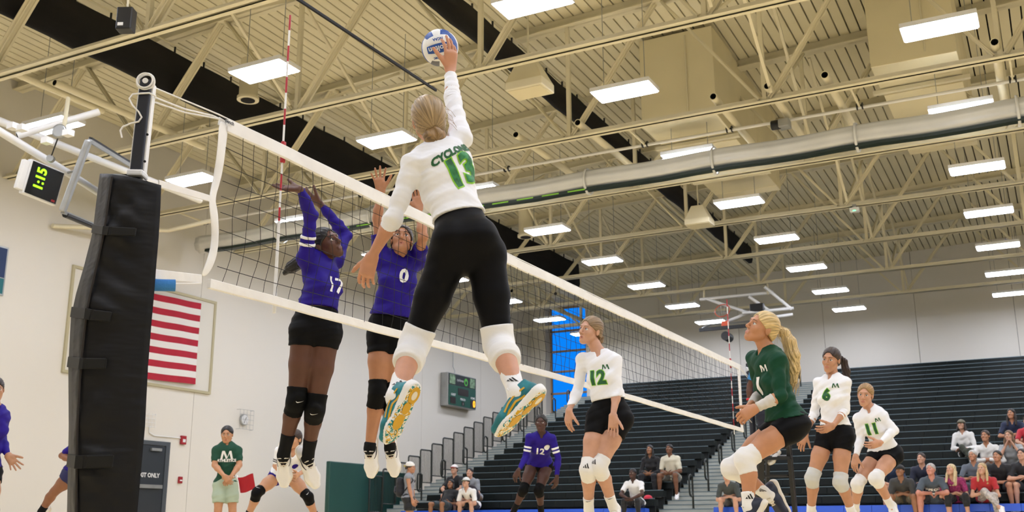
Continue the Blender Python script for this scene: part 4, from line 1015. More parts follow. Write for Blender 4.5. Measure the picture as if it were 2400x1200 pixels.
def person(name, S):
    """one figure: body (continuous mesh) with clothing, hair and shoes as children"""
    H = S['H']; q = H/1.75; J = S['J'] if 'J' in S else joints(S); h = S.get('h', .009); hd = S.get('hd', .0045); male = S.get('male', False); bk = S.get('bulk', 1.0)
    pel, nk = J['pelvis'], J['neck']; u = unit(nk-pel); r = unit(J['shR']-J['shL']); r = unit(r-u*np.dot(r, u)*.6); f = unit(np.cross(u, r))
    rp = unit(J['hipR']-J['hipL']); fp = unit(np.cross(u, rp))
    root = empty(name, (pel[0], pel[1], min(0.0, 0) if not S.get('base') else S['base']), S['label'], 'person', S.get('group'))
    sk = skin_mat(S['skin']); lip = mat('lips_'+S['skin'].strip('#'), mixhex(S['skin'], S.get('lip', '#a8403c'), .28), .4)
    br = 1.08 if male else 1.0
    up_ = unit(u+fp*0)
    torso = [n_cone(nk-u*.085*q+f*.008*q, pel+u*.19*q+f*.01*q, .092*q*br*bk, .073*q*br*bk, r, 1.33),
             n_cone(pel+u*.19*q+f*.01*q, pel+u*.03*q-fp*.005*q, .073*q*bk, .096*q*bk, rp, 1.34 if not male else 1.25),
             n_cone(J['shL'], J['shR'], .042*q*br, .042*q*br, k=.045), n_cone(nk, nk-u*.09*q, .05*q, .07*q, r, 1.5, k=.05)]
    hips = [n_cone(J['hipL'], J['hipR'], .092*q*bk, .092*q*bk, k=.04)]
    for s in (-1, 1):
        gl = pel+rp*s*.065*q-fp*.055*q-u*.015*q; hips.append(n_sph(gl, .078*q*bk, .05))
    bust = []
    if not male:
        for s in (-1, 1): bust.append(n_sph(nk-u*.2*q+r*s*.068*q+f*.062*q, .052*q*bk, .05))
    if S.get('belly'): torso.append(n_ell(pel+u*.13*q+f*.06*q, (r, f, u), (.16*q*S['belly'], .11*q*S['belly'], .15*q*S['belly']), .08))
    arms = {}; legs = {}
    for s in 'RL':
        sh, el, wr = J['sh'+s], J['el'+s], J['wr'+s]; hp, kn, an = J['hip'+s], J['kn'+s], J['an'+s]
        ab = br*bk*S.get('arm', 1.0 if male else .92)
        arms[s] = [n_cone(sh, el, .046*q*ab, .035*q*ab), n_cone(el, el+(wr-el)*.3, .036*q*ab, .037*q*ab), n_cone(el+(wr-el)*.3, wr, .037*q*ab, .0235*q*ab)]
        bend = (hp+an)/2-kn; back = unit(bend) if np.linalg.norm(bend) > .06 else -fp
        cm = kn+(an-kn)*.3+back*.014*q; lb = bk*S.get('leg', 1.0)
        legs[s] = [n_cone(hp, hp+(kn-hp)*.45-back*.012*q, .086*q*lb, .077*q*lb), n_cone(hp+(kn-hp)*.45-back*.012*q, kn, .077*q*lb, .051*q*lb), n_cone(kn, cm, .05*q*lb, .053*q*lb), n_cone(cm, an, .053*q*lb, .032*q*lb)]
    # head in its own frame
    X, Y, Z = head_frame(J, S); C = J['head']; hs = q*S.get('hs', 1.0)*(1.03 if male else 1.0)
    T = lambda x, y, z: C+(X*x+Y*y+Z*z)*hs
    E = lambda c, rad, k=.02, sg=1: n_ell(T(*c), (X, Y, Z), tuple(v*hs for v in rad), k*hs, sg)
    Cn = lambda a, b, ra, rb, k=.012: n_cone(T(*a), T(*b), ra*hs, rb*hs, k=k*hs)
    jw = 1.12 if male else 1.0
    headp = [E((0, -.012, .035), (.073, .095, .082)), E((0, .038, -.028), (.054*jw, .056, .073), .03), E((0, .068, -.088), (.024*jw, .024, .024), .03),
             Cn((-.046*jw, .0, -.05), (-.016*jw, .066, -.092), .018, .013, .03), Cn((.046*jw, .0, -.05), (.016*jw, .066, -.092), .018, .013, .03),
             E((-.037, .06, -.022), (.022, .022, .02), .025), E((.037, .06, -.022), (.022, .022, .02), .025), Cn((-.03, .083, .03), (.03, .083, .03), .0095, .0095, .02),
             Cn((0, .089, .016), (0, .111, -.02), .0065, .0092, .012), E((0, .112, -.026), (.0112, .0105, .009), .008), E((-.0112, .102, -.030), (.0075, .009, .0065), .006), E((.0112, .102, -.030), (.0075, .009, .0065), .006),
             E((-.031, .098, .005), (.018, .0125, .0115), .01, -1), E((.031, .098, .005), (.018, .0125, .0115), .01, -1),
             E((-.031, .0815, .0158), (.0185, .011, .0046), .004), E((.031, .0815, .0158), (.0185, .011, .0046), .004), E((-.031, .080, -.0058), (.0165, .010, .004), .004), E((.031, .080, -.0058), (.0165, .010, .004), .004),
             Cn((-.0175, .0905, -.0575), (.0175, .0905, -.0575), .0062, .0062, .006), Cn((-.015, .0905, -.0685), (.015, .0905, -.0685), .0072, .0072, .006),
             E((-.074, -.010, -.002), (.0085, .0185, .030), .008), E((.074, -.010, -.002), (.0085, .0185, .030), .008)]
    mo = S.get('mouth', .0)
    if mo: headp.append(E((0, .103, -.063), (.0125, .014, .003+.004*mo), .003, -1))
    neckp = [n_cone(nk-u*.03*q, C-Z*.045*hs-Y*.018*hs, .049*q*br**2, .046*q*br**2, k=.03), n_cone(nk-u*.03*q, C-Z*.066*hs-Y*.006*hs, .043*q*br, .034*q*br, k=.03)]
    parts = []
    bodyp = torso+hips+bust+neckp
    for s in 'RL': bodyp = bodyp+arms[s]+legs[s]
    for s in 'RL':                                 # bare feet inside the shoes
        if 'toe'+s in J:
            t_, n_ = foot_frame(S, J, s); bodyp += [n_cone(J['an'+s], J['an'+s]+t_*.09*q-n_*.042*q, .03*q, .02*q), n_cone(J['an'+s], J['an'+s]-n_*.04*q-t_*.02*q, .03*q, .026*q)]
    v, f_ = skin_surface(bodyp, h, .022); parts.append((v, f_, 0))
    v, f_ = skin_surface(headp+neckp[1:], hd, .014)
    fc = v[f_].mean(1)-C; lx, ly, lz = fc@X/hs, fc@Y/hs, fc@Z/hs
    ml = np.zeros(len(f_), int); ml[(ly > .083) & (lz < -.053) & (lz > -.0745) & (np.abs(lx) < .022-np.abs(lz+.0635)*1.0)] = 1
    if mo: ml[(np.abs(lx) < .0135) & (ly > .06) & (ly < .0925) & (np.abs(lz+.0635) < .006+.004*mo)] = 2
    parts.append((v, f_, ml))
    for s in 'RL':
        hnd = S.get('hand'+s)
        fa = unit(J['wr'+s]-J['el'+s]); sg = 1 if s == 'R' else -1
        if hnd: d_, n_ = cs(hnd[0]), cs(hnd[1]); cu, sp = hnd[2], hnd[3]
        else: d_, n_ = fa, unit(-r*sg+f*.3), ; cu, sp = .4, .08
        v, f_ = skin_surface(hand_prims(J['wr'+s], d_, n_, sg, cu, sp, q*1.1)+[n_cone(lerp(J['el'+s], J['wr'+s], .8), J['wr'+s]+d_*.012, .025*q, .021*q, k=.015)], S.get('hh', .0042), .006); parts.append((v, f_, 0))
    body = link('body', mesh_np('body', parts), [sk, lip, mat('mouth_dark', '#3a1512', .5)], root)
    # face details
    if S.get('eyes', True):
        ir = mat('iris_'+S.get('iris', '#4a3626').strip('#'), S.get('iris', '#4a3626'), .2); gz = cs(S['gaze']) if 'gaze' in S else Y
        for s in (-1, 1):
            eye(body, T(s*.031, .0785, .0048), unit(gz+Y*.4), .0128*hs, ir)
            bw = MB().tube([T(s*.013, .0955, .027), T(s*.03, .0945, .0325), T(s*.049, .080, .027)], [.0026*hs, .003*hs, .0012*hs], 6, flat=1.0); bw.build('eyebrow', S['hairm'] if 'browm' not in S else S['browm'], body)
            MB().tube([T(s*.017, .0885, .0125), T(s*.03, .0925, .0155), T(s*.046, .083, .0115)], .0013*hs, 5).build('eyelash', mat('lash', '#1a1210', .6), body)
    hair_for(S, body, T, X, Y, Z, C, hs, hd)
    dress(S, root, body, J, q, h, torso, hips, bust, arms, legs, pel, nk, u, r, f, rp, fp, sk, male)
    S['J'] = J; S['frame'] = (u, r, f, rp, fp, X, Y, Z, C, hs)
    return root
def hair_for(S, body, T, X, Y, Z, C, hs, hd):
    st = S.get('hair', 'short'); hm = S['hairm']; hh = S.get('hhair', hd)
    if st == 'bald': return
    E = lambda c, rad, k=.015: n_ell(T(*c), (X, Y, Z), tuple(v*hs for v in rad), k*hs)
    Cn = lambda a, b, ra, rb, k=.012: n_cone(T(*a), T(*b), ra*hs, rb*hs, k=k*hs)
    ax = {'bun': (0, -1, -.15), 'pony': (0, -1, .35), 'short': (0, -.2, 1), 'long': (0, -.1, 1), 'braid': (0, -1, 0)}.get(st, (0, -1, .2))
    a = unit(X*ax[0]+Y*ax[1]+Z*ax[2]); e1 = unit(np.cross(a, X) if abs(np.dot(a, X)) < .9 else np.cross(a, Y)); e2 = np.cross(a, e1); Ca = C.astype(np.float32)
    nst = S.get('strands', 34)
    def nz(P):
        d = P-Ca; th = np.arctan2(d@e2.astype(np.float32), d@e1.astype(np.float32)); w = d@a.astype(np.float32)
        return .0013*hs*(np.sin(th*nst+3*np.sin(w*18))+.5*np.sin(th*nst*.53+w*20))
    cap = [E((0, -.014, .038), (.083, .103, .09)), E((0, -.045, -.01), (.074, .068, .075))]
    cap.append(n_ell(T(0, .112, -.032), (X, Y, Z), (.07*hs, .079*hs, .12*hs), .008, -1))
    cuts = [(T(0, .002, -.002), unit(Y*.55-Z*.83))]
    if st == 'short': cuts = [(T(0, .03, .02), unit(Y*.45-Z*.9)), (T(0, -.02, -.05), -Z)]
    hr = blob('hair', cap, hh, hm, body, k=.02, cuts=cuts, noise=nz)
    def strand(o, fn):
        n = len(o.data.vertices); co = np.empty(n*3, np.float32); o.data.vertices.foreach_get('co', co); at_ = o.data.attributes.new('strand', 'FLOAT_VECTOR', 'POINT')
        at_.data.foreach_set('vector', fn(co.reshape(-1, 3)).astype(np.float32).ravel())
    def polar(P):
        d = P-C; th = np.arctan2(d@e2, -(d@e1)); return np.stack([np.cos(th)*9, np.sin(th)*9, (d@a)*7], 1)
    strand(hr, polar)
    if st == 'bun':
        def nb(P):
            d = P-T(-.0, -.115, -.055).astype(np.float32); return .004*hs*np.sin(np.arctan2(d@X.astype(np.float32), d@Z.astype(np.float32))*5+np.sqrt((d*d).sum(-1))*190)
        bs = S.get('bunsize', 1.0); bo = blob('bun', [E((0, -.112, -.05*bs), (.046*bs, .036*bs, .046*bs)), E((.012, -.112, -.085*bs), (.034*bs, .028*bs, .03*bs))], hh, S.get('bunm', hm), hr, k=.012, noise=nb); cb = T(0, -.112, -.055); strand(bo, lambda P: np.stack([np.linalg.norm(P-cb, axis=1)*160, np.arctan2((P-cb)@X, (P-cb)@Z)*.8, P[:, 2]*3], 1))
    if st in ('pony', 'braid'):
        pts = S['tail'] if 'tailpx' not in S else [at(px, py, np.dot(C-CAM, FWD)+o_) for px, py, o_ in S['tailpx']]; m_ = len(pts); loc = [T(*p) if isinstance(p, tuple) else p for p in pts]; rad = S.get('tailr', [.016, .03, .034, .03, .012])
        pr = []
        rad = [np.interp(i/(m_-1), np.linspace(0, 1, len(rad)), rad) for i in range(m_)]
        for i in range(m_-1): pr.append(n_cone(loc[i], loc[i+1], rad[i]*hs, rad[i+1]*hs, X, 1.25, k=.02))
        t_ = unit(loc[-1]-loc[0]); g1 = unit(np.cross(t_, X+Y*.3)); g2 = np.cross(t_, g1); c0 = loc[0].astype(np.float32)
        def nt_(P):
            d = P-c0; return .002*hs*(np.sin((d@g1.astype(np.float32))*330+7*np.sin((d@t_.astype(np.float32))*11))+np.sin((d@g2.astype(np.float32))*290+5*np.sin((d@t_.astype(np.float32))*14)))
        tl = blob('ponytail', pr, hh, S.get('tailm', hm), hr, k=.02, noise=nt_); strand(tl, lambda P: np.stack([(P-loc[0])@g1*130, (P-loc[0])@g2*130, (P-loc[0])@t_*6], 1))
        MB().lathe(loc[0], t_, [(.019*hs, -.006), (.021*hs, 0), (.019*hs, .008)], 14).build('hair_tie', mat('hair_tie', '#15120f', .8), hr)
        R = random.Random(11)
        mb = MB()
        for k in range(S.get('wisps', 0)):
            o = V(R.gauss(0, 1), R.gauss(0, 1), R.gauss(0, 1))*.012; e = V(R.gauss(0, 1), R.gauss(0, 1), R.gauss(0, 1))*.03
            mb.tube([p+o*(1-i/m_)*1.4+e*(i/(m_-1))+(V(R.gauss(0, .006), R.gauss(0, .006), R.gauss(0, .006))) for i, p in enumerate(loc)], .0016, 4, caps=False)
        if S.get('wisps'): mb.build('loose_strands', hm, hr)['kind'] = 'stuff'
    if st == 'long':
        L = S.get('hairlen', .22); pr = []
        for s in (-1, 1):
            pr += [Cn((s*.068, -.01, .01), (s*.085, .0, -.09), .024, .03), Cn((s*.085, .0, -.09), (s*.09, .02, -.09-L*.6), .03, .022), Cn((s*.04, -.075, -.03), (s*.055, -.07, -.1-L*.7), .04, .03)]
        pr.append(Cn((0, -.085, -.03), (0, -.085, -.1-L*.7), .045, .03))
        hl = blob('hair_length', pr, hh, hm, hr, k=.03, noise=nz); strand(hl, lambda P: np.stack([(P-C)@X*120, (P-C)@Y*120, (P-C)@Z*6], 1))
    R = random.Random(S.get('seed', 1))
    if S.get('flyaway'):
        mb = MB()
        for k in range(S['flyaway']):
            th = R.uniform(0, 6.28); ph = R.uniform(.2, 1.4); d = X*math.cos(th)*math.sin(ph)+Z*math.sin(th)*math.sin(ph)*.9-Y*math.cos(ph)
            p = C+(Z*.03-Y*.012)*hs+d*.097*hs; e = unit(d*.5-Z*.8+X*R.uniform(-.6, .6)); mb.tube([p-d*.004, p+d*.012+e*.02, p+d*.012+e*.05-Z*.01], .0009, 4, caps=False)
        mb.build('loose_strands', hm, hr)['kind'] = 'stuff'
def cap_hat(S, body, crown, brim, h=.005, back=False):
    u, r, f, rp, fp, X, Y, Z, C, hs = S['frame']; T = lambda x, y, z: C+(X*x+Y*y+Z*z)*hs
    c = blob('cap_crown', [n_ell(T(0, -.012, .045), (X, Y, Z), (.088*hs, .108*hs, .088*hs))], h, crown, body, cuts=[(T(0, 0, .048), -Z)])
    sy = -1 if back else 1
    pts = [T(.075*math.sin(a), sy*(.07+.085*math.cos(a)), .05-.01*abs(math.sin(a))-.012) for a in np.linspace(-1.55, 1.55, 13)]
    MB().prism(pts, Z*.006).build('cap_brim', brim, body)
def dress(S, root, body, J, q, h, torso, hips, bust, arms, legs, pel, nk, u, r, f, rp, fp, sk, male):
    D = S.get('wear', {})
    def limb(prims_pts, t0, t1, infl, name, m, parent=root, k=.01, hh=None, noise=None, r_=None, side=None):
        a, b, ra, rb = prims_pts; return blob(name, [n_cone(lerp(a, b, t0), lerp(a, b, t1), ra+(rb-ra)*t0+infl, ra+(rb-ra)*t1+infl, side=side, ks=1.0, cap0=True, cap1=True)], hh or h*.8, m, parent, k=k, noise=noise)
    if 'jersey' in D:
        jm, sl = D['jersey'][:2]; hem = D.get('hem', .02); inf = D.get('loose', .011); pr = grow([(p[0], p[1], p[2], max(p[3] or .03, .03), 1) for p in torso+bust+hips], inf)
        flare = D.get('flare', 0)
        if flare: pr.append(n_cone(pel+u*.2*q+f*.012*q, pel+u*(-.02)*q, .09*q, (.112+flare)*q*S.get('bulk', 1), rp, 1.3, k=.03))
        cuts = [(pel+u*hem*q, -unit(u+D.get('hemtilt', 0)*fp))]; nw = D.get('neckw', .9)
        hole = [n_cone(nk+u*.022*q-f*.004*q, nk+u*.13*q+f*.04*q, .054*q*nw, .085*q*nw, k=.006), n_cone(nk-u*.012*q*nw+f*.075*q, nk+u*.07*q+f*.075*q, .016*q*nw, .05*q*nw, k=.008)]
        for s in 'RL':
            sh, el, wr = J['sh'+s], J['el'+s], J['wr'+s]; ab = S.get('arm', 1.0 if male else .92)*(1.08 if male else 1.0)*S.get('bulk', 1.0); lo_ = .009+D.get('sleeve_loose', 0)
            if sl <= 0: continue
            fore = lambda t: (.036+.001*t/.3 if t < .3 else .037-.0135*(t-.3)/.7)*q*ab
            if sl <= 1: pr.append(n_cone(sh, lerp(sh, el, sl), .046*q*ab+lo_, (.046-.011*sl)*q*ab+lo_, cap1=True, k=.03))
            else:
                t = sl-1; pr.append(n_cone(sh, el, .046*q*ab+lo_, .035*q*ab+lo_*.9, k=.03))
                if t <= .3: pr.append(n_cone(el, lerp(el, wr, t), .036*q*ab+lo_*.9, fore(t)+lo_*.8, cap1=True, k=.022))
                else: pr += [n_cone(el, lerp(el, wr, .3), .036*q*ab+lo_*.9, .037*q*ab+lo_*.8, k=.022), n_cone(lerp(el, wr, .3), lerp(el, wr, t), .037*q*ab+lo_*.8, fore(t)+lo_*.7, cap1=True, k=.022)]
        if S.get('shirt_dir') is not None: pass
        pr += [(p[0], p[1], p[2], p[3], -1) for p in hole]
        je = blob('jersey', pr, h*.85, jm, root, k=.02, cuts=cuts, noise=folds(u*.8+r*.5, D.get('fold', .0045)*.8, D.get('ffr', 66), S.get('seed', 1)))
        S['jersey_obj'] = je; bv = None
        if D.get('print'):
            bv = tree_of(je)
            for (txt, size, pos, m_, bold) in D['print']:
                side = 1 if pos[2] > 0 else -1; p0 = nk-u*pos[1]*q+r*pos[0]*q; rt = -r if side > 0 else r; nd = f*side
                if len(pos) > 3:
                    rr = pos[3]; rt2 = unit(rt*math.cos(rr)+u*math.sin(rr)); uu = unit(np.cross(nd, rt2)); rt = rt2
                else: uu = u
                if isinstance(txt, str) and m_.name == 'number_green': project_text(txt, size*q, p0, rt, uu, nd, bv, MATS['number_lime'], je, 'number_edge', bold+.0055, off=.002)
                if isinstance(txt, str): project_text(txt, size*q, p0, rt, uu, nd, bv, m_, je, 'lettering' if txt.isalpha() else 'number', bold, off=.0035)
                else: poly_patch([[(x*size*q, y*size*q) for x, y in pl] for pl in txt], p0, rt, uu, nd, bv, m_, je, 'emblem', .003)
        for st in D.get('bands', []):           # stripes around a sleeve: side, t0, t1 (0-1 upper arm, 1-2 forearm), material
            s, t0, t1, m_ = st; a, b = (J['sh'+s], J['el'+s]) if t1 <= 1 else (J['el'+s], J['wr'+s]); o = 0 if t1 <= 1 else 1
            ab = S.get('arm', 1.0 if male else .92)*S.get('bulk', 1.0)*(1.08 if male else 1)
            ra, rb = ((.047, .036) if o == 0 else (.038, .025)); lo2 = (.009 if o == 0 else .0063)+D.get('sleeve_loose', 0)
            limb((a, b, ra*q*ab+lo2, rb*q*ab+lo2), t0-o, t1-o, .0045, 'sleeve_band', m_, je, hh=min(h*.8, .006))
        if D.get('collar'):
            pass
    if 'shorts' in D:
        sm, t1 = D['shorts'][:2]; inf = D.get('sloose', .009); pr = grow(torso[1:2]+hips, inf)
        for s in 'RL':
            hp, kn = J['hip'+s], J['kn'+s]; lb = S.get('leg', 1.0)*S.get('bulk', 1.0); fl = D.get('sflare', 0.0)
            an = J['an'+s]; bend = (hp+an)/2-kn; bkv = unit(bend) if np.linalg.norm(bend) > .06 else -fp
            mid = hp+(kn-hp)*.45-bkv*.012*q
            if t1 <= .45: w_ = t1/.45; pr.append(n_cone(hp, lerp(hp, mid, w_), .086*q*lb+inf, ((.086-.009*w_)*lb+fl)*q+inf, cap1=True, k=.022))
            else:
                w_ = min(1, (t1-.45)/.55); pr += [n_cone(hp, mid, .086*q*lb+inf, (.077*lb+fl*.5)*q+inf, k=.022), n_cone(mid, lerp(mid, kn, w_), (.077*lb+fl*.5)*q+inf, ((.077-.026*w_)*lb+fl)*q+inf, cap1=(t1 <= 1.0), k=.022)]
            if t1 > 1:
                an = J['an'+s]; cm = lerp(kn, an, .3); pr.append(n_cone(kn, cm, .051*q*lb+inf, .053*q*lb+inf, k=.015)); 
                if t1 > 1.3: pr.append(n_cone(cm, lerp(kn, an, t1-1), .053*q*lb+inf, (.053-.03*(t1-1.3)/.7)*q*lb+inf, cap1=True, k=.015))
        wn_ = u
        for s in 'RL':
            th_ = unit(J['kn'+s]-J['hip'+s]); d_ = np.dot(wn_, th_)
            if d_ > -.25: wn_ = unit(wn_-th_*(d_+.25))
        so = blob(D.get('sname', 'shorts'), pr, h*.85, sm, root, k=.02, cuts=[(pel+u*D.get('waist', .1)*q, wn_)], noise=folds(u+r*.3, D.get('sfold', .003), 70, 4))
        S['shorts_obj'] = so
    for s in 'RL':
        sh, el, wr, hp, kn, an = (J[k_+s] for k_ in ('sh', 'el', 'wr', 'hip', 'kn', 'an')); lb = S.get('leg', 1.0)*S.get('bulk', 1.0); ab = S.get('arm', 1.0 if male else .92)
        kp = D.get('knee'+s, D.get('knee'))
        if kp:
            a = lerp(kn, hp, D.get('kneeup', .2)*kp[1]); b = lerp(kn, an, D.get('kneelow', .24)*kp[1]); bend = (hp+an)/2-kn; fr = -unit(bend) if np.linalg.norm(bend) > .05 else fp
            ki = .006+D.get('kneeinf', 0); pr = [n_cone(a, kn+fr*.008*q, .063*q*lb+ki, .057*q*lb+ki, cap0=True, k=.02), n_ell(kn+fr*(.03-.02*(ki > .01))*q, (fr, unit(a-b), np.cross(fr, unit(a-b))), (.042*q, .07*q, .05*q), .03)]
            lw = D.get('kneelow', .24)*kp[1]; cm = kn+(an-kn)*.3-fr*.014*q
            if lw <= .3: pr.append(n_cone(kn+fr*.006*q, lerp(kn, cm, lw/.3), .057*q*lb+ki, .054*q*lb+ki, cap1=True, k=.02))
            else: pr += [n_cone(kn+fr*.006*q, cm, .057*q*lb+ki, .055*q*lb+ki, k=.02), n_cone(cm, lerp(cm, an, (lw-.3)/.7), .055*q*lb+ki, .05*q*lb+ki, cap1=True, k=.02)]
            ko = blob('knee_pad', pr, h*.75, kp[0], root, k=.02, noise=folds(a-b, .0014, 90, 2))
            if len(kp) > 2:
                bv = tree_of(ko); poly_patch([[(x*.05*q, y*.05*q) for x, y in pl] for pl in kp[3]], kn+fr*.05*q+unit(a-b)*.045*q, unit(np.cross(unit(a-b), fr)), unit(a-b), fr, bv, kp[2], ko, 'emblem', .002)
        sc_ = D.get('sock'+s, D.get('sock'))
        if sc_:
            pr = [n_cone(lerp(an, kn, sc_[1]), lerp(an, kn, .05), .034*q*lb+.005+.02*sc_[1], .033*q+.005, cap0=True), n_cone(lerp(an, kn, .08), an, .033*q+.005, .034*q+.004)]
            if 'toe'+s in J:
                t_, n_ = foot_frame(S, J, s); pr += [n_cone(an, an+t_*.06*q-n_*.04*q, .035*q, .03*q), n_cone(an, an-n_*.045*q-t_*.022*q, .0355*q, .034*q)]
            ok = blob('sock', pr, h*.75, sc_[0], root, k=.015)
            if len(sc_) > 2:
                bv = tree_of(ok); cdir = cs((0, .1, -1)); poly_patch([[(x*.05*q, y*.05*q) for x, y in pl] for pl in sc_[3]], lerp(an, kn, sc_[1]*.75), cs((1, 0, 0)), unit(kn-an), cdir, bv, sc_[2], ok, 'emblem', .002)
        sw = D.get('armsleeve'+s, D.get('armsleeve'))
        if sw: blob('arm_sleeve', [n_cone(lerp(el, wr, sw[1]), lerp(el, wr, sw[2]), (.039-.014*sw[1])*q*ab+.0095, (.039-.014*sw[2])*q*ab+.0065, cap0=True, cap1=True)], h*.7, sw[0], root, noise=folds(wr-el, .0025, 160, 6))
        if 'shoe' in D and 'toe'+s in J:
            sd = D.get('shoe'+s, D['shoe']); shoe(root, an, kn, J['toe'+s], q*D.get('shoesize', 1.02), h=h*.62, fup=S.get('fup'+s), **sd)
# ---------------------------------------------------------------- players
m_jw = mat('white_jersey', '#f1f2f5', .7, bump=.1, bscale=12, sheen=.1)
m_jp = mat('purple_jersey', '#220e82', .65, bump=.12, bscale=12, var=.06, vscale=4, spec=.25)
m_jg = mat('green_jersey', '#07402a', .65, bump=.12, bscale=12, var=.06, vscale=4, spec=.25)
m_blk = mat('black_shorts', '#070709', .65, bump=.1, bscale=20, spec=.15)
m_leg = mat('black_leggings', '#060608', .6, spec=.15)
m_padw = mat('white_knee_pad', '#ecebe8', .75, bump=.05, bscale=45)
m_padb = mat('black_knee_pad', '#090909', .7, bump=.05, bscale=45, spec=.15)
m_sockw = mat('white_sock', '#efeeec', .85, bump=.06, bscale=120)
m_sockb = mat('black_sock', '#0e0e10', .85, bump=.06, bscale=120, spec=.25)
m_num = mat('number_green', '#1d5c31', .6); m_lim = mat('number_lime', '#8fd32e', .6); m_pw = mat('print_white', '#f2f1ee', .6)
m_swh = mat('shoe_white', '#efedea', .5, bump=.1, bscale=60); m_ssol = mat('shoe_sole_white', '#e3dccd', .55)
m_mark = mat('shoe_mark_black', '#16161a', .5)
def hairmat(n, c, v=.42):
    m = mat('hair_'+n, c, .42, spec=.5); nt = m.node_tree
    if 'done' in m: return m
    m['done'] = 1; b = nt.nodes['Principled BSDF']; A = nt.nodes.new('ShaderNodeAttribute'); A.attribute_name = 'strand'
    N = nt.nodes.new('ShaderNodeTexNoise'); N.inputs['Scale'].default_value = 1.6; N.inputs['Detail'].default_value = 2.5; nt.links.new(A.outputs['Vector'], N.inputs['Vector'])
    r = nt.nodes.new('ShaderNodeValToRGB'); k = lin(c); r.color_ramp.elements[0].position = .33; r.color_ramp.elements[1].position = .7
    r.color_ramp.elements[0].color = (*[x*(1-v) for x in k], 1); r.color_ramp.elements[1].color = (*[min(1, x*(1+v)) for x in k], 1)
    nt.links.new(N.outputs['Fac'], r.inputs['Fac']); nt.links.new(r.outputs['Color'], b.inputs['Base Color'])
    bp = nt.nodes.new('ShaderNodeBump'); bp.inputs['Strength'].default_value = .5; bp.inputs['Distance'].default_value = .006; nt.links.new(N.outputs['Fac'], bp.inputs['Height']); nt.links.new(bp.outputs['Normal'], b.inputs['Normal'])
    return m
h_dkbl, h_blon, h_brn, h_blk, h_lbr, h_gry = hairmat('dark_blonde', '#a28a66'), hairmat('blonde', '#d2b67e'), hairmat('brown', '#33231a'), hairmat('black', '#12100f'), hairmat('light_brown', '#6e5237'), hairmat('grey', '#b9b6b0')
m_teal = mat('shoe_teal', '#12707a', .5, var=.35, vscale=14); m_camo = mat('sole_camo', '#dfe6df', .5)
def camo(m):
    nt = m.node_tree; b = nt.nodes['Principled BSDF']; tc = nt.nodes.new('ShaderNodeTexCoord'); n = nt.nodes.new('ShaderNodeTexNoise'); n.inputs['Scale'].default_value = 38; n.inputs['Detail'].default_value = 2; n.inputs['Distortion'].default_value = 1.5
    r = nt.nodes.new('ShaderNodeValToRGB'); cr = r.color_ramp; cr.interpolation = 'CONSTANT'; cr.elements[0].color = (*lin('#14807f'), 1); cr.elements[1].position = .45; cr.elements[1].color = (*lin('#ecebe0'), 1)
    e = cr.elements.new(.56); e.color = (*lin('#d9a81e'), 1); e = cr.elements.new(.66); e.color = (*lin('#1d6a66'), 1)
    nt.links.new(tc.outputs['Object'], n.inputs['Vector']); nt.links.new(n.outputs['Fac'], r.inputs['Fac']); nt.links.new(r.outputs['Color'], b.inputs['Base Color'])
camo(m_camo); m_yel = mat('sole_yellow', '#cf9f17', .5)
A_LOGO = [[(-.5, -.3), (-.2, -.3), (-.32, -.02)], [(-.1, -.3), (.16, -.3), (-.12, .2), (-.24, .1)], [(.26, -.3), (.5, -.3), (.12, .4), (-.0, .3)]]
SPIKER = dict(label='jumping player in white long sleeves and black leggings hitting the ball', H=1.83, depth=5.05, h=.0085, hd=.004, seed=3,
    skin='#c68f70', hair='bun', hairm=h_dkbl, bunm=hairmat('bun_blonde', '#8d7048'), strands=26, bunsize=1.2, flyaway=40, eyes=False,
    pelvis=(1090, 562), neck=(1034, 350, .8), head=(1004, 282, .6), face=(-.3, .35, .9), hup=(-.1, 1, -.25),
    shR=(1080, 322, .9), shL=(968, 386, -.8), elR=(1062, 236, .85), wrR=(1055, 165, .7), elL=(922, 512, -.3), wrL=(872, 600, .3),
    hipR=(1138, 596, .6), hipL=(1052, 600, -.6), knR=(1170, 808, -1), knL=(970, 810, -1), anR=(1212, 922, -1), anL=(926, 932, -1), toeR=(1146, 985, .1), toeL=(884, 1012, .1),
    handR=((.05, .98, -.05), (-.6, .1, .75), (.35, .25, .28, .35), .07), handL=((-.3, -.95, .1), (.2, -.1, .95), .45, .1),
    wear=dict(jersey=(m_jw, 1.16), hem=.12, loose=.014, fold=.006, armsleeveR=(m_jw, .0, .84), armsleeveL=(m_jw, .02, .3), shorts=(m_leg, 1.0), sname='leggings', waist=.17, sfold=.001, sloose=.006,
        knee=(m_padw, 1.0), kneeup=.2, kneelow=.4, kneeinf=.008, shoesize=.93, sock=(m_sockw, .36, m_mark, A_LOGO), shoe=dict(upper=m_teal, sole=m_camo, accent=m_yel, style=[(-.035, 0, .033, 1, m_yel), (.03, .006, .024, 1, m_yel), (.1, .012, .03, 1, m_yel), (-.035, 0, .017, 0, MATS['shoe_sole_white'])], laces=True)),
    fupR=(-.55, .62, .45), fupL=(-.7, .3, .6))
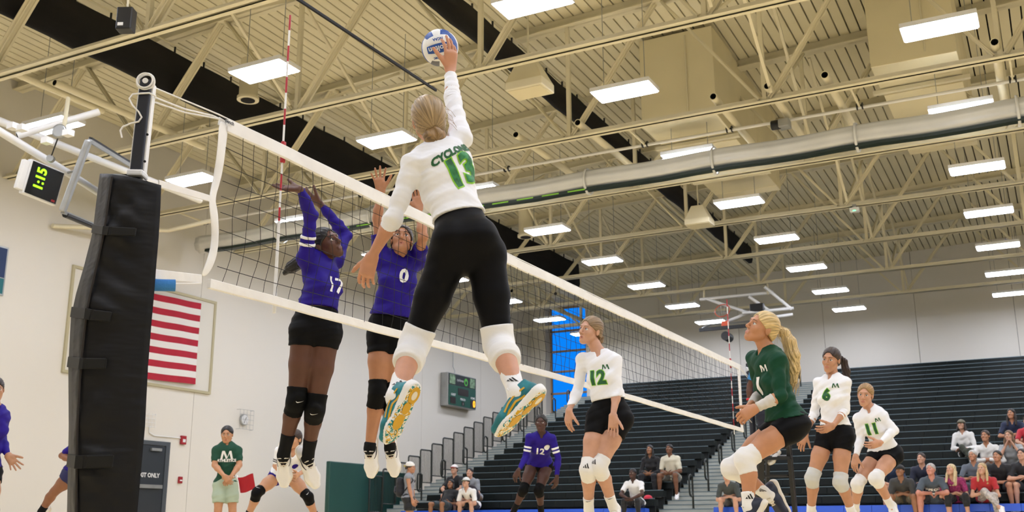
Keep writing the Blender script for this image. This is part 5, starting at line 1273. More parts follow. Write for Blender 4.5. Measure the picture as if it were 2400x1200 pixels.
BLK17 = dict(label='jumping player in purple long sleeves, number 17, arms raised behind the net', H=1.8, depth=6.95, h=.0095, hd=.0045, seed=5,
    skin='#5b3a2c', lip='#7a3434', hair='pony', hairm=h_blk, iris='#2a1a12', strands=26, tail=[(0, -.095, .0), (-.01, -.14, -.03), (-.0, -.165, -.09), (0, -.17, -.15), (0, -.16, -.19)], tailr=[.015, .03, .04, .035, .015],
    pelvis=(742, 752), neck=(752, 612, .5), head=(764, 574, 0), face=(.8, .42, -.45), hup=(-.35, 1, 0), tailpx=[(742, 586, .05), (722, 602, 0), (700, 616, -.05), (684, 626, -.05), (668, 640, -.05)],
    shR=(716, 606, -.9), shL=(787, 612, .9), elR=(729, 505, -.3), wrR=(704, 443, -.5), elL=(811, 553, .9), wrL=(753, 480, .3),
    hipR=(714, 778, -.8), hipL=(766, 780, .8), knR=(694, 940, -.7), knL=(738, 960, -.7), anR=(664, 1068, .6), anL=(721, 1074, .6), toeR=(664, 1150, -.3), toeL=(750, 1146, -.2),
    fupR=(.1, .3, -.95), fupL=(.4, .35, -.85), handR=((-.95, .05, .1), (0, .9, -.3), .12, .1), handL=((-.7, .45, .3), (.2, .6, .6), .2, .1),
    wear=dict(jersey=(m_jp, 1.97), hem=.075, loose=.013, fold=.006, print=[('17', .15, (-.02, .2, 1), m_pw, .004)], bands=[('R', .3, .37, m_pw), ('R', .46, .53, m_pw)],
        shorts=(m_blk, .2), waist=.07, knee=(m_padb, 1.0, m_pw, SWOOSH), sock=(m_sockb, .4), shoe=dict(upper=m_swh, sole=m_ssol, accent=m_mark, swoosh=m_mark)))
BLK0 = dict(label='jumping player in short purple sleeves, number 0, reaching up behind the net', H=1.77, depth=7.6, h=.0095, hd=.0045, seed=6,
    skin='#b5805f', hair='bun', hairm=h_brn, iris='#2a1a12', mouth=.6,
    pelvis=(915, 757), neck=(936, 600, .4), head=(941, 565, -.3), face=(.12, .45, -.88), hup=(.05, 1, .4),
    shR=(893, 612, -.2), shL=(977, 614, .5), elR=(884, 512, .1), wrR=(893, 450, -.1), elL=(992, 556, -.9), wrL=(981, 492, .5),
    hipR=(892, 788, -.4), hipL=(932, 788, .4), knR=(884, 922, -.5), knL=(914, 928, -.5), anR=(866, 1052, .3), anL=(914, 1052, .3), toeR=(864, 1122, -.7), toeL=(922, 1118, -.7),
    fupR=(-.15, .3, -.95), fupL=(-.1, .3, -.95), handR=((-.15, .98, 0), (.3, .1, -.9), .12, .3), handL=((-.1, .9, .3), (-.2, .3, -.9), .3, .1),
    wear=dict(jersey=(m_jp, .62), hem=.05, loose=.015, flare=.012, sleeve_loose=.01, fold=.005, print=[('0', .13, (-.02, .16, 1), m_pw, .006)],
        shorts=(m_blk, .32), waist=.07, sloose=.01, knee=(m_padb, 1.1), sock=(m_sockb, .1), shoe=dict(upper=m_swh, sole=m_ssol, accent=m_mark, swoosh=m_mark)))
W12 = dict(label='player in white number 12 jersey and black shorts watching from the right of the net', H=1.8, depth=8.6, h=.0095, hd=.0042, seed=7,
    skin='#c99a80', hair='bun', hairm=hairmat('ash_brown', '#8a7152'), iris='#4a6a86', mouth=.4, flyaway=24,
    pelvis=(1430, 962), neck=(1410, 832, .3), head=(1384, 776, -.2), face=(-.72, .2, -.66), gaze=(-.7, .45, -.5), hup=(.15, 1, .1),
    shR=(1366, 843, .6), shL=(1441, 846, -.6), elR=(1354, 916, .1), wrR=(1334, 960, -.8), elL=(1446, 918, -.3), wrL=(1437, 972, -.6),
    hipR=(1402, 982, .5), hipL=(1456, 984, -.5), knR=(1378, 1101, -.9), knL=(1404, 1094, -1), anR=(1380, 1196, .8), anL=(1438, 1190, .9), toeR=(1378, 1222, -1), toeL=(1436, 1218, -1),
    handR=((-.1, -.97, -.1), (.6, 0, .5), .35, .08), handL=((0, -1, -.1), (-.3, 0, -.9), .3, .1),
    wear=dict(jersey=(m_jw, 1.96), hem=.085, loose=.012, flare=.008, fold=.0055, print=[('12', .15, (.02, .2, 1), m_num, .007), (MLOGO, .06, (-.06, .115, 1), m_num, 0)], shorts=(m_blk, .33), waist=.11,
        knee=(m_padw, .95, m_mark, A_LOGO), sock=(m_sockw, .32, m_mark, SWOOSH), shoe=dict(upper=m_swh, sole=m_ssol, accent=m_mark, laces=True)))
LIB = dict(label='player in green long sleeves with blonde ponytail crouching with hands together', H=1.78, depth=7.1, h=.0095, hd=.004, seed=8,
    skin='#c28a66', hair='pony', hairm=h_blon, strands=26, iris='#5a6a6a', wisps=60, flyaway=30,
    tail=[(0, -.1, .03), (0, -.13, .02), (0, -.165, -.04), (0, -.17, -.12), (0, -.155, -.2), (0, -.14, -.28), (0, -.13, -.34)], tailr=[.016, .03, .042, .046, .04, .028, .008],
    pelvis=(1842, 992), neck=(1802, 826, .2), head=(1786, 770, -.1), face=(-.88, .4, -.25), hup=(.35, 1, 0), browm=h_lbr, tailpx=[(1822, 772, .1), (1838, 780, .1), (1850, 802, .08), (1857, 832, .05), (1859, 862, .03), (1856, 892, .02), (1850, 915, 0)],
    shR=(1768, 842, .9), shL=(1820, 842, -.9), elR=(1783, 922, .3), wrR=(1762, 946, -.8), elL=(1830, 928, -.3), wrL=(1772, 956, -.2),
    hipR=(1828, 1002, .9), hipL=(1850, 1004, -.9), knR=(1716, 1098, .1), knL=(1748, 1078, -.5), anR=(1803, 1163, .3), anL=(1755, 1190, -.1), toeR=(1812, 1206, -.2), toeL=(1724, 1222, 0),
    handR=((-.7, -.6, -.2), (.3, -.6, -.5), .5, .05), handL=((-.75, -.5, .1), (-.2, -.6, .7), .6, .05),
    wear=dict(jersey=(m_jg, 1.25), hem=.03, loose=.013, flare=.01, fold=.006, print=[('1', .16, (.02, .22, 1), m_pw, .008), (MLOGO, .07, (-.07, .1, 1), m_pw, 0)],
        armsleeve=(mat('grey_wrist_band', '#cfcac0', .8), .3, .97), shorts=(m_blk, .26), waist=.06, knee=(m_padw, 1.15), sock=(m_sockw, .33, m_mark, A_LOGO),
        shoe=dict(upper=mat('shoe_navy', '#1b2238', .5), sole=m_ssol, accent=m_mark, laces=True)))
W6 = dict(label='player in white number 6 jersey standing behind the green jersey player', H=1.77, depth=9.9, h=.010, hd=.0045, seed=9,
    skin='#bd8b6c', hair='pony', hairm=h_brn, iris='#33241a', strands=26, tail=[(0, -.1, .04), (.01, -.13, .03), (.02, -.15, -.04), (.02, -.145, -.12), (.02, -.13, -.18)], tailr=[.013, .024, .03, .026, .008],
    pelvis=(1958, 1012), neck=(1952, 886, .3), head=(1948, 844, -.1), face=(-.62, .05, -.76), hup=(.02, 1, 0), tailpx=[(1966, 832, .1), (1977, 846, .1), (1983, 868, .08), (1984, 892, .05), (1982, 908, .04)],
    shR=(1920, 898, .5), shL=(1981, 897, -.5), elR=(1909, 968, .2), wrR=(1888, 1016, -.6), elL=(1981, 962, -.1), wrL=(1953, 998, -.9),
    hipR=(1938, 1024, .4), hipL=(1977, 1024, -.4), knR=(1904, 1120, -.5), knL=(1970, 1130, -.7), anR=(1901, 1200, .6), anL=(1996, 1200, .5), toeR=(1890, 1222, -1), toeL=(2000, 1222, -1),
    handR=((-.4, -.9, 0), (.5, 0, .6), .35, .08), handL=((-.8, -.25, -.3), (.1, .2, .9), .5, .05),
    wear=dict(jersey=(m_jw, 1.05), hem=.06, loose=.012, fold=.0055, print=[('6', .14, (.015, .17, 1), m_num, .008), (MLOGO, .06, (-.07, .08, 1), m_num, 0)], armsleeve=(m_jw, .0, .42), shorts=(m_blk, .3), waist=.09,
        knee=(mat('light_grey_knee_pad', '#c9cac6', .75, bump=.05, bscale=45), .95), sock=(m_sockw, .22), shoe=dict(upper=m_swh, sole=m_ssol, accent=m_mark, laces=False)))
W11 = dict(label='player in white number 11 jersey bending forward in front of the spectators', H=1.75, depth=11.0, h=.0105, hd=.005, seed=10,
    skin='#c9977a', hair='bun', hairm=hairmat('honey', '#9c7a4d'), iris='#3a4a52',
    pelvis=(2076, 1060), neck=(2040, 960, -.5), head=(2028, 926, -.4), face=(-.5, .06, -.85), hup=(.05, 1, 0),
    shR=(2012, 982, .3), shL=(2066, 974, -.4), elR=(2017, 1030, .1), wrR=(2006, 1068, -.7), elL=(2096, 1008, -.1), wrL=(2064, 1038, -.9),
    hipR=(2056, 1066, .4), hipL=(2094, 1068, -.4), knR=(2010, 1134, -.9), knL=(2052, 1122, -1), anR=(2004, 1194, .7), anL=(2088, 1184, .7), toeR=(1996, 1216, -1), toeL=(2090, 1206, -1),
    handR=((-.2, -.95, -.1), (.6, 0, .5), .35, .08), handL=((-.9, -.2, -.2), (.1, .1, .9), .5, .05),
    wear=dict(jersey=(m_jw, 1.95), hem=.05, loose=.012, fold=.005, print=[('11', .15, (.02, .18, 1), m_num, .007), (MLOGO, .06, (-.07, .09, 1), m_num, 0)], shorts=(m_blk, .25), waist=.08,
        knee=(m_padw, .95), sock=(m_sockw, .3), shoe=dict(upper=m_swh, sole=m_ssol, accent=m_mark, laces=False)))
P12 = dict(label='far player in purple number 12 jersey crouching before the bleachers', H=1.76, depth=14.3, h=.012, hd=.0055, seed=11,
    skin='#4c2f25', lip='#6a2f2f', hair='bun', hairm=h_blk, iris='#1a100c',
    pelvis=(1264, 1082), neck=(1270, 1018, -.75), head=(1268, 992, -.5), face=(-.15, .2, -.95), hup=(0, 1, 0),
    shR=(1241, 1026, -.3), shL=(1294, 1028, -.1), elR=(1233, 1070, .1), wrR=(1216, 1102, -.7), elL=(1308, 1074, .1), wrL=(1305, 1118, -.5),
    hipR=(1248, 1090, -.2), hipL=(1282, 1092, .2), knR=(1227, 1148, -.8), knL=(1263, 1150, -.8), anR=(1206, 1194, .5), anL=(1268, 1196, .5), toeR=(1200, 1210, -1), toeL=(1270, 1212, -1),
    handR=((-.5, -.85, 0), (.5, 0, .6), .4, .15), handL=((-.1, -.95, 0), (-.5, 0, .6), .4, .1),
    wear=dict(jersey=(m_jp, 1.9), hem=.0, loose=.013, flare=.012, fold=.005, print=[('12', .13, (.01, .2, 1), m_pw, .004), ([[(.5*math.cos(a), .5*math.sin(a)) for a in np.linspace(0, 6.28, 15)[:-1]]], .075, (-.08, .13, 1), m_pw, 0)], bands=[('R', .45, .55, m_pw), ('R', .63, .73, m_pw), ('L', .45, .55, m_pw), ('L', .63, .73, m_pw)],
        shorts=(m_blk, .1), waist=.05, knee=(m_padb, 1.0), sock=(m_sockb, .3), shoe=dict(upper=m_blk, sole=m_alarm, accent=m_mark, laces=False)))
PEOPLE = []
for S in (SPIKER, BLK17, BLK0, W12, LIB, W6, W11, P12):
    PEOPLE.append(person('person', S))
# back print of the spiking player
def back_print(S):
    u, r, f = S['frame'][:3]; J = S['J']; q = S['H']/1.75; je = S['jersey_obj']; bv = tree_of(je); nk = J['neck']
    nd = unit(-f*.9+r*.0)
    a = math.radians(14); rr = r*math.cos(a)+u*math.sin(a); uu = -r*math.sin(a)+u*math.cos(a)
    project_text('CYCLONES', .05*q, nk-u*.075*q+r*.012*q, rr, uu, nd, bv, m_num, je, 'lettering', .003)
    project_text('13', .19*q, nk-u*.18*q+r*.035*q, rr, uu, nd, bv, m_lim, je, 'number_edge', .015, off=.002)
    project_text('13', .19*q, nk-u*.18*q+r*.035*q, rr, uu, nd, bv, mat('number_camo', '#2f7a46', .6, var=.5, vscale=30), je, 'number', .008, off=.004)
back_print(SPIKER)
# ---------------------------------------------------------------- officials and the rest of the players
h_d = hairmat('dark_brown', '#241813')
FLAGMAN = dict(label='line judge in green tee and pale shorts standing against the wall', H=1.8, depth=15.0, h=.013, hd=.006, male=True, seed=21, skin='#c08c68', hair='short', hairm=h_blk,
    pelvis=(529, 1130), neck=(532, 1041, .3), head=(532, 1019, 0), face=(.1, .1, -1), hup=(0, 1, 0),
    shR=(507, 1056, -.1), shL=(557, 1056, .2), elR=(503, 1090, -.3), wrR=(525, 1115, -1), elL=(561, 1090, -.3), wrL=(541, 1118, -1),
    hipR=(516, 1137, 0), hipL=(542, 1137, 0), knR=(511, 1196, -.3), knL=(545, 1196, -.3), anR=(508, 1262, .3), anL=(548, 1262, .3), toeR=(505, 1270, -1), toeL=(551, 1270, -1),
    handR=((.6, -.7, -.1), (0, -.3, 1), .5, .05), handL=((-.6, -.7, -.1), (0, -.3, 1), .5, .05),
    wear=dict(jersey=(mat('green_tee', '#0f4632', .8, bump=.2, bscale=15), .75), hem=-.0, loose=.012, flare=.0, sleeve_loose=.005, print=[('ATHLETICS', .052, (0, .225, 1), m_pw, .003), (MLOGO, .17, (0, .15, 1), m_pw, 0)],
        shorts=(mat('pale_green_shorts', '#aebfa8', .8), .72), sname='shorts', sloose=.01, sflare=.012, shoe=dict(upper=m_swh, sole=m_ssol, accent=m_mark, laces=False)))
WBG = dict(label='white-jersey player with black knee pads crouching by the wall behind number 17', H=1.75, depth=13.0, h=.012, hd=.0055, seed=22, skin='#c1906f', hair='pony', hairm=h_brn,
    tail=[(0, -.1, .0), (.02, -.12, -.06), (.03, -.11, -.13)], tailr=[.014, .024, .01],
    pelvis=(664, 1112), neck=(688, 1060, -.6), head=(690, 1030, -.3), face=(-.35, .1, -.9), hup=(0, 1, 0),
    shR=(655, 1058, .2), shL=(712, 1068, -.2), elR=(646, 1092, .1), wrR=(668, 1112, -.8), elL=(722, 1098, .2), wrL=(700, 1112, -.8),
    hipR=(648, 1118, 0), hipL=(682, 1118, 0), knR=(603, 1155, -.6), knL=(722, 1165, -.6), anR=(578, 1216, .5), anL=(742, 1216, .5), toeR=(570, 1232, -1), toeL=(748, 1232, -1),
    wear=dict(jersey=(m_jw, .9), hem=.0, loose=.014, bands=[('R', .55, .61, m_mark), ('R', .68, .74, m_mark), ('L', .55, .61, m_mark), ('L', .68, .74, m_mark)], print=[([[(.5*math.cos(a), .5*math.sin(a)) for a in np.linspace(0, 6.28, 15)[:-1]]], .07, (-.08, .12, 1), m_jp, 0)],
        shorts=(m_jp, .2), knee=(m_padb, 1.1, m_pw, SWOOSH), sock=(m_sockb, .3), shoe=dict(upper=m_swh, sole=m_ssol, accent=m_mark, laces=False)))
PLEFT = dict(label='purple-sleeved player cut off by the frame edge with an open hand', H=1.75, depth=9.6, h=.010, hd=.0045, seed=23, skin='#b88a6c', hair='bun', hairm=h_d, mouth=.6,
    pelvis=(-40, 1098), neck=(-14, 955, -.2), head=(-12, 914, -.2), face=(.55, .05, -.83), hup=(0, 1, 0),
    shR=(-52, 965, -.5), shL=(8, 975, .5), elR=(-70, 1030, 0), wrR=(-50, 1080, -.7), elL=(4, 1033, .1), wrL=(18, 1066, -.6),
    hipR=(-60, 1110, -.2), hipL=(-22, 1110, .2), knR=(-70, 1200, -.7), knL=(-20, 1200, -.7), anR=(-80, 1280, .5), anL=(-30, 1280, .5), toeR=(-70, 1300, -1), toeL=(-15, 1300, -1),
    handL=((.6, -.75, -.1), (.35, .35, -.85), .18, .28),
    wear=dict(jersey=(m_jp, 1.97), hem=.02, loose=.013, bands=[('L', .5, .56, m_pw), ('L', .64, .7, m_pw)], shorts=(m_blk, .25), knee=(m_padb, 1.0), sock=(m_sockb, .3), shoe=dict(upper=m_swh, sole=m_ssol, accent=m_mark, laces=False)))
PBACK = dict(label='purple-shirted player mostly hidden behind the black post pad', H=1.75, depth=12.0, h=.012, hd=.006, seed=24, skin='#8a5c43', hair='bun', hairm=h_blk,
    pelvis=(182, 1108), neck=(208, 1022, -.3), head=(214, 990, -.2), face=(.7, .1, -.7), hup=(0, 1, 0),
    shR=(186, 1036, -.6), shL=(240, 1034, .5), elR=(145, 1068, .6), wrR=(172, 1084, -.9), elL=(262, 1068, .3), wrL=(240, 1090, -.8),
    hipR=(165, 1116, -.5), hipL=(200, 1116, .5), knR=(128, 1152, .2), knL=(230, 1160, -.5), anR=(96, 1200, .4), anL=(240, 1230, .3), toeR=(80, 1214, 0), toeL=(250, 1244, -1),
    wear=dict(jersey=(m_jp, .85), hem=.02, loose=.016, shorts=(mat('navy_shorts', '#1c1f52', .7), .3), knee=None, sock=(m_sockb, .28), shoe=dict(upper=m_swh, sole=m_ssol, accent=m_mark, laces=False)))
REF = dict(label='referee in blue sleeves on the stand, hidden behind the green jersey player', H=1.75, depth=14.3, h=.013, hd=.006, male=True, seed=25, skin='#5a3a2b', hair='short', hairm=h_blk,
    pelvis=(1800, 938), neck=(1800, 852, .3), head=(1802, 826, 0), face=(-.8, .05, -.55), hup=(0, 1, 0),
    shR=(1773, 860, -.3), shL=(1828, 860, .5), elR=(1757, 905, .2), wrR=(1755, 945, -.4), elL=(1846, 905, .2), wrL=(1838, 945, -.4),
    hipR=(1788, 946, -.3), hipL=(1814, 946, .3), knR=(1788, 1004, -.3), knL=(1816, 1004, -.3), anR=(1790, 1058, .3), anL=(1816, 1058, .3), toeR=(1776, 1068, -.6), toeL=(1802, 1070, -.8),
    wear=dict(jersey=(mat('referee_blue', '#3f8fd0', .7), .7), hem=0, loose=.018, sleeve_loose=.012, shorts=(mat('navy_trousers', '#181c2c', .75), 1.93), sname='trousers', sloose=.012, armsleeveR=(mat('red_wristband', '#d0242e', .6), .72, .84), shoe=dict(upper=m_swh, sole=m_ssol, accent=m_mark, laces=False)))
for S in (FLAGMAN, WBG, PLEFT, PBACK, REF): PEOPLE.append(person('person', S))
J = FLAGMAN['J']; fl_ = empty('line_flag', J['wrL'], 'red signal flag held low by the line judge', 'flag')
a, b = at(543, 1120, 14.8), at(560, 1126, 14.75); MB().tube([a, at(556, 1114, 14.76), at(563, 1160, 14.74)], .008, 6).build('stick', m_white, fl_)
vs = []; fs = []
for i in range(7):
    for j in range(7):
        t, s = i/6, j/6; vs.append(at(557+36*t+6*s, 1119-8*t+36*s+2*math.sin(t*5), 14.74+.03*math.sin(t*6+s*2)))
for i in range(6):
    for j in range(6): fs.append((i*7+j, i*7+7+j, i*7+8+j, i*7+j+1))
MB().add(vs, fs, 0, True).build('cloth', mat('signal_red', '#a51423', .8), fl_, fix=False)
# referee stand
rs = empty('referee_stand', at(1810, 1230, 14.5), 'black tubular referee stand beside the far net post', 'referee stand')
sp_ = lambda px, py, d: at(px, py, d)
for (p, q_, w_) in (((1782, 1040, 14.1), (1776, 1262, 14.0), .09), ((1846, 1035, 14.2), (1868, 1262, 14.1), .05), ((1800, 1040, 14.9), (1796, 1255, 14.8), .05), ((1850, 1040, 14.9), (1870, 1255, 14.8), .05)):
    MB().bar(sp_(*p), sp_(*q_), w_, w_).build('leg', m_blackm, rs)
for py_ in (1072, 1116, 1160, 1204): MB().bar(sp_(1779, py_, 14.12), sp_(1849+(py_-1072)*.1, py_-1, 14.2), .05, .03).build('rung', m_blackm, rs)
pa = [sp_(1776, 1072, 14.0), sp_(1850, 1070, 14.1), sp_(1856, 1066, 15.0), sp_(1784, 1068, 14.9)]
MB().prism(pa, V(0, 0, -.04)).build('platform', m_blackm, rs)
for a_, b_ in (((1846, 1072, 14.2), (1846, 950, 14.4)), ((1852, 1068, 14.9), (1852, 948, 15.0))): MB().tube([sp_(*a_), sp_(*b_)], .018, 8).build('guard_post', m_blackm, rs)
MB().tube([sp_(1846, 950, 14.4), sp_(1852, 948, 15.0)], .018, 8).build('guard_rail', m_blackm, rs)

# ---------------------------------------------------------------- spectators on the bleachers
def seated(row, x, zs, turn=0.0, lean=.25, knees=.16, arms='lap', H=None, side=0.0, cross=False, yoff=0.0):
    """joints of a person sitting on a bleacher row; zs: height of head centre above the seat"""
    H = H or min(1.85, max(1.62, (zs-.09)/(.405*math.cos(lean*.7))))
    cl = (zs-.09-.103*H)/(.297*H)
    if cl < math.cos(lean): lean = math.copysign(math.acos(max(.86 if row >= 0 else .74, min(1, cl))), lean)
    y0, z0 = RY+DY*row, RZ+DZ*row; fd = unit(V(math.sin(turn), -math.cos(turn), 0)); rt = np.cross(fd, V(0, 0, 1)); up = V(0, 0, 1)
    P = V(x, y0+.19+yoff, z0+.1); t = unit(up*math.cos(lean)+fd*math.sin(lean)+rt*side); J = {'pelvis': P, 'neck': P+t*LEN['neck']*H}
    J['head'] = J['neck']+unit(up*.95+fd*.25)*LEN['head']*H; fz = z0-.40+.09
    if row < 0: fz = .09
    for s, sg in (('R', 1), ('L', -1)):
        J['sh'+s] = J['neck']+rt*sg*LEN['sh']*H*1.0-t*.03*H; J['hip'+s] = P+rt*sg*LEN['hip']*H
        kd = unit(fd+rt*sg*knees+up*.12)
        if cross and s == 'R': kd = unit(fd-rt*.25+up*.35)
        J['kn'+s] = J['hip'+s]+kd*LEN['kn']*H
        an = J['kn'+s]+unit(V(0, 0, -1)-fd*.05+rt*sg*.04)*LEN['an']*H
        if cross and s == 'R': an = J['kn'+s]+unit(-rt*.75*0+rt*-.55-up*.75+fd*.3)*LEN['an']*H
        elif an[2] < fz: 
            an = J['kn'+s]+unit(V(0, 0, -1)*max(.25, (J['kn'+s][2]-fz)/(LEN['an']*H))+fd*math.sqrt(max(0, 1-min(1, (J['kn'+s][2]-fz)/(LEN['an']*H))**2)))*LEN['an']*H
        J['an'+s] = an; J['toe'+s] = an+unit(fd+rt*sg*.15-up*.35)*LEN['toe']*H
        if arms == 'lap': el = J['sh'+s]+unit(-up+fd*.15+rt*sg*.25)*LEN['el']*H; tgt = P+fd*.28*H/1.7+up*.1+rt*sg*.025
        elif arms == 'knees': el = J['sh'+s]+unit(-up*.75+fd*.6+rt*sg*.3)*LEN['el']*H; tgt = J['kn'+s]+fd*.02+up*.06-rt*sg*.08
        elif arms == 'chin': el = J['sh'+s]+unit(-up*.6+fd*.75+rt*sg*.1)*LEN['el']*H; tgt = J['head']+fd*.13-up*.1+rt*sg*.02
        elif arms == 'cross': el = J['sh'+s]+unit(-up*.8+fd*.45+rt*sg*.35)*LEN['el']*H; tgt = P+fd*.3+up*.2-rt*sg*.1
        elif arms == 'side': el = J['sh'+s]+unit(-up+rt*sg*.35)*LEN['el']*H; tgt = J['kn'+s]-fd*.1+up*.09+rt*sg*.02
        J['el'+s] = el; J['wr'+s] = el+unit(tgt-el)*LEN['wr']*H
    return J, H, fd, rt
def to_cam(v): return (float(np.dot(v, RGT)), float(np.dot(v, UPV)), float(np.dot(v, FWD)))
def spectator(label, row, x, zs, skin, hair, hairm, shirt, sleeve, pants, plen, male=False, shoe_m=None, look=(0, .12), prints=None, bulk=1.0, **kw):
    extra = {k: kw.pop(k) for k in ('belly', 'hairlen', 'tail', 'tailr', 'loose', 'seed', 'pname') if k in kw}
    x, zs = x*KB, zs*KB; J, H, fd, rt = seated(row, x, zs, **kw)
    up = V(0, 0, 1); fdir = unit(unit(V(-x, -RY-2, 0))+V(-.35, 0, 0)+rt*look[0]+up*look[1])
    S = dict(label=label, H=H, J=J, h=.0145, hd=.0075, hh=.0065, male=male, skin=skin, hair=hair, hairm=hairm, face=to_cam(fdir), hup=to_cam(up), bulk=bulk, group='spectators on the bleachers', base=RZ+DZ*row, strands=20, **{k: v for k, v in extra.items() if k in ('belly', 'hairlen', 'tail', 'tailr', 'seed')})
    S['wear'] = dict(jersey=(shirt, sleeve), hem=-.03, loose=extra.get('loose', .018), sleeve_loose=.008, print=prints, shorts=(pants, plen), sname=extra.get('pname', 'trousers' if plen > 1.3 else 'shorts'), sloose=.012, sflare=.015 if plen < 1 else 0, fold=.006, ffr=45,
                     shoe=dict(upper=shoe_m or m_swh, sole=m_ssol, accent=m_mark, laces=False))
    o = person('person', S); PEOPLE.append(o); return o, S
fb = lambda c: fabric(c)
skl, skt, skm, skd = '#c99a80', '#b98566', '#96694c', '#4a3026'
_, S1 = spectator('woman in camouflage cap and white top sitting with legs crossed on the bleachers', 4, -1.94, .74, skl, 'long', h_d, fb('#ecebe8'), 1.95, fb('#33382b'), 1.9, hairlen=.05, cross=True, arms='lap', turn=-.2)
cap_hat(S1, _.children[0], fb('#6c6a58'), fb('#56543f'))
spectator('woman in white cardigan over lime top leaning on crossed arms', 2, -1.44, .82, skt, 'bun', h_brn, fb('#e9e8e4'), 1.95, fb('#c9a688'), .75, arms='cross', lean=.45)
spectator('woman in grey tee with long hair resting hands at her chin', 2, -.98, .8, skl, 'long', h_lbr, fb('#a9acad'), .8, fb('#1a2238'), 1.9, hairlen=.26, arms='chin', lean=.4)
spectator('long-haired woman in navy tee sitting highest among the spectators', 5, -.95, .8, skt, 'long', h_d, fb('#1b2745'), .8, fb('#15161a'), .5, hairlen=.26, arms='cross', lean=.4)
spectator('person in red tee cut off by the frame edge', 4, -.62, .78, skl, 'short', h_brn, fb('#b92333'), .8, fb('#8d7f6a'), .6, male=True, arms='knees')
spectator('grey-haired woman in slate polo leaning forward behind the blonde in red', 0, -1.65, .76, skt, 'bun', h_gry, fb('#5d6670'), .8, fb('#4d525a'), 1.9, arms='cross', lean=.4)
spectator('bearded man in plain black tee with clasped hands', 0, -1.19, .66, skt, 'short', h_blk, fb('#15161a'), .8, fb('#1c1d20'), .8, male=True, arms='lap', lean=.3, bulk=1.12)
spectator('young man in black tee and white socks at the bleacher edge', 0, -.74, .74, skl, 'short', h_brn, fb('#1a1b20'), .8, fb('#22242b'), .75, male=True, arms='cross', lean=.45)
spectator('blonde woman in red top and patterned leggings in the front row', -1, -1.45, .64, skl, 'long', hairmat('straw', '#c3a678'), fb('#b0242c'), .6, mat('patterned_leggings', '#b5ada6', .8, var=.35, vscale=25), 1.9, hairlen=.24, arms='lap', cross=True)
spectator('blonde woman in magenta patterned top in the front row', -1, -1.97, .60, skl, 'long', hairmat('pale_blonde', '#cdb98f'), mat('magenta_print', '#8d2a5e', .8, var=.45, vscale=30), .7, fb('#141418'), 1.5, hairlen=.26, arms='lap', side=.1, look=(.25, .25))
spectator('heavy white-haired man in slate tee with white print', -1, -2.40, .66, '#c98b78', 'short', h_gry, fb('#46505a'), .85, fb('#23252a'), .8, male=True, arms='knees', lean=.1, bulk=1.18, belly=1.05, knees=.4, H=1.66, prints=[('CAPE COD', .075, (0, .16, 1), m_pw, .006), ([[(-.5, -.05), (.5, -.05), (.5, .05), (-.5, .05)]], .2, (0, .24, 1), m_pw, 0)])
spectator('dark-haired teenager in navy shirt behind the white-haired man', 0, -2.64, .62, skl, 'short', h_brn, fb('#20263c'), 1.9, fb('#1a1c22'), 1.9, male=True, arms='lap', lean=.12)
_, S2 = spectator('man in black cap and charcoal tee holding a phone', -1, -2.99, .60, skm, 'short', h_blk, fb('#363635'), .9, fb('#6a6046'), .85, male=True, arms='lap', lean=.15, bulk=1.08, knees=.3)
cap_hat(S2, _.children[0], fb('#17181b'), fb('#17181b'))
spectator('man in dark blue tee behind the bent player in number 11', 0, -3.25, .62, skl, 'short', h_d, fb('#1b2f4d'), .85, fb('#5d5a50'), .8, male=True, arms='knees', lean=.25)
spectator('woman in black jacket over white top sitting beside the man in cream tee', 2, -9.13, .80, skm, 'long', h_blk, fb('#121318'), 1.95, fb('#12131a'), 1.9, hairlen=.16, arms='lap')
spectator('man in cream tee and grey shorts with legs stretched forward', 2, -8.62, .80, '#7a523b', 'short', h_blk, fb('#d8d2bb'), .85, fb('#77736a'), .75, male=True, arms='lap', bulk=1.12, knees=.25)
spectator('man in white tee with arms hanging over his knees', -1, -8.86, .76, skd, 'short', h_blk, fb('#e6e4e2'), .7, fb('#141418'), 1.9, male=True, arms='knees', lean=.35)
spectator('dark-shirted person behind the green jersey player, mostly hidden', -1, -6.6, .62, skl, 'short', h_brn, fb('#3c4240'), .85, fb('#5b5a55'), .75, male=True, arms='lap', lean=.3)
_, S3 = spectator('young man in black tee and white cap sitting above his friends', 0, -14.05, .82, skl, 'short', h_brn, fb('#141519'), .75, fb('#17181c'), .75, male=True, arms='knees', lean=.2)
cap_hat(S3, _.children[0], fb('#e5e2df'), fb('#b33a34'))
spectator('dark-haired young man in grey tee behind the white cap and backpack', 0, -13.5, .62, skl, 'short', h_blk, fb('#8b8f94'), .8, fb('#7a5c40'), .8, male=True, arms='lap', lean=.3)
_, S4 = spectator('young man in white tee and pale cap wearing a backpack', -1, -13.2, .64, skl, 'short', h_brn, fb('#e9e7e2'), .8, fb('#17181c'), .7, male=True, arms='lap', lean=.3, look=(.2, .05))
cap_hat(S4, _.children[0], fb('#dcdcd6'), fb('#6f7f6a'))
spectator('curly dark-haired young man in black tee slouching in front', -1, -13.95, .47, skm, 'long', h_blk, fb('#16171a'), .8, fb('#2c3a3e'), .8, male=True, arms='lap', lean=-.35, hairlen=.04, H=1.6, yoff=-.15)
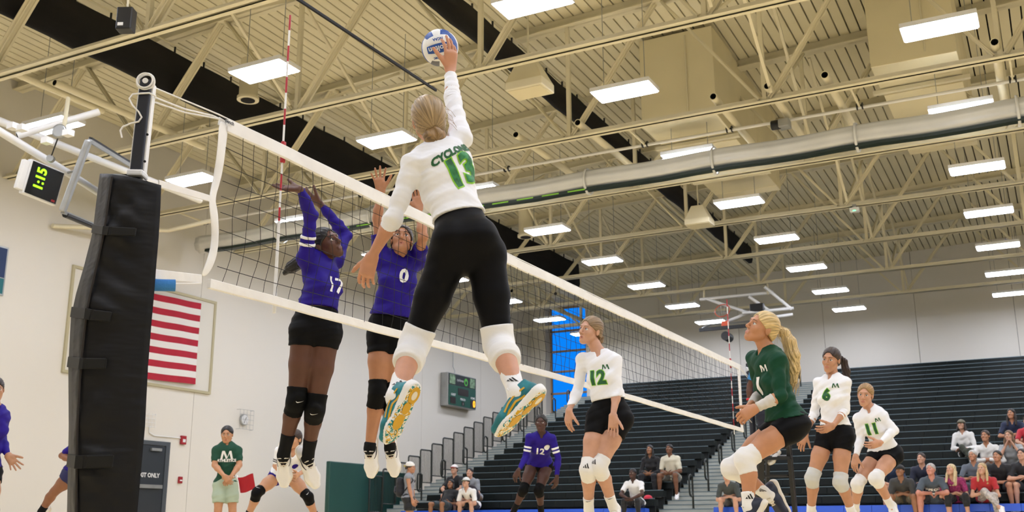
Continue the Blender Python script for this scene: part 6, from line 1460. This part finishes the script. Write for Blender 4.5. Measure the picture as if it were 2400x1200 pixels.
STAND = dict(label='standing young man in grey tank top with backpack and cap on the wall stairs', H=1.74, depth=22.8, h=.0145, hd=.0075, hh=.0065, male=True, skin=skt, hair='short', hairm=h_brn, group='spectators on the bleachers',
    pelvis=(958, 1166), neck=(958, 1114, .3), head=(962, 1096, 0), face=(.95, 0, -.3), hup=(0, 1, 0), shR=(956, 1118, -.9), shL=(962, 1118, .9), elR=(960, 1146, -.3), wrR=(966, 1170, -.3), elL=(966, 1146, .3), wrL=(970, 1168, 0),
    hipR=(956, 1170, -.9), hipL=(961, 1170, .9), knR=(957, 1208, 0), knL=(963, 1208, 0), anR=(955, 1244, 0), anL=(962, 1244, 0), toeR=(966, 1250, 0), toeL=(974, 1250, 0),
    wear=dict(jersey=(fb('#8d9096'), .12), hem=-.02, loose=.016, shorts=(fb('#17181b'), .7), sloose=.014, sflare=.02, shoe=dict(upper=m_blk, sole=m_ssol, accent=m_mark, laces=False)))
o = person('person', STAND); PEOPLE.append(o); cap_hat(STAND, o.children[0], fb('#e6e2da'), fb('#c9b032'), back=True)
def backpack(S, label, c, c2):
    u, r, f = S['frame'][:3]; J = S['J']; q = S['H']/1.75; ctr = J['neck']-u*.24*q-f*.19*q
    t = empty('backpack', ctr, label, 'backpack')
    blob('bag', [n_cone(ctr+u*.12, ctr-u*.13, .085, .1, r, 1.5)], .013, c, t, noise=folds(u, .004, 50, 2)); blob('pocket', [n_cone(ctr-f*.09-u*.02, ctr-f*.09-u*.1, .04, .05, r, 2.0)], .012, c2, t)
    for s in (-1, 1): MB().tube([ctr+r*s*.08+u*.14+f*.05, J['neck']+r*s*.1*q+u*.03*q+f*.02, J['neck']+r*s*.11*q-u*.12*q+f*.125*q, ctr+r*s*.13-u*.1+f*.12], .014, 6).build('strap', c, t)
backpack(STAND, 'dark backpack on the standing young man in the tank top', fb('#1d1c22'), fb('#262530'))
backpack(S4, 'dark maroon backpack on the young man in white tee', fb('#2a2228'), fb('#5a2a35'))
rb = on(1519, 1166, 1, RY+.15); t = empty('red_cap', rb, 'small red cap lying on the bleacher seat beside the white tee man', 'cap')
MB().lathe((rb[0], rb[1], RZ+.002), (0, 0, 1), [(.1, 0), (.1, .03), (.075, .07), (.03, .09)], 16).build('crown', fb('#c9213a'), t); MB().prism([(rb[0]+.09*math.sin(a), rb[1]-.07-.1*math.cos(a), RZ+.003) for a in np.linspace(-1.5, 1.5, 9)], V(0, 0, .008)).build('brim', fb('#c9213a'), t)
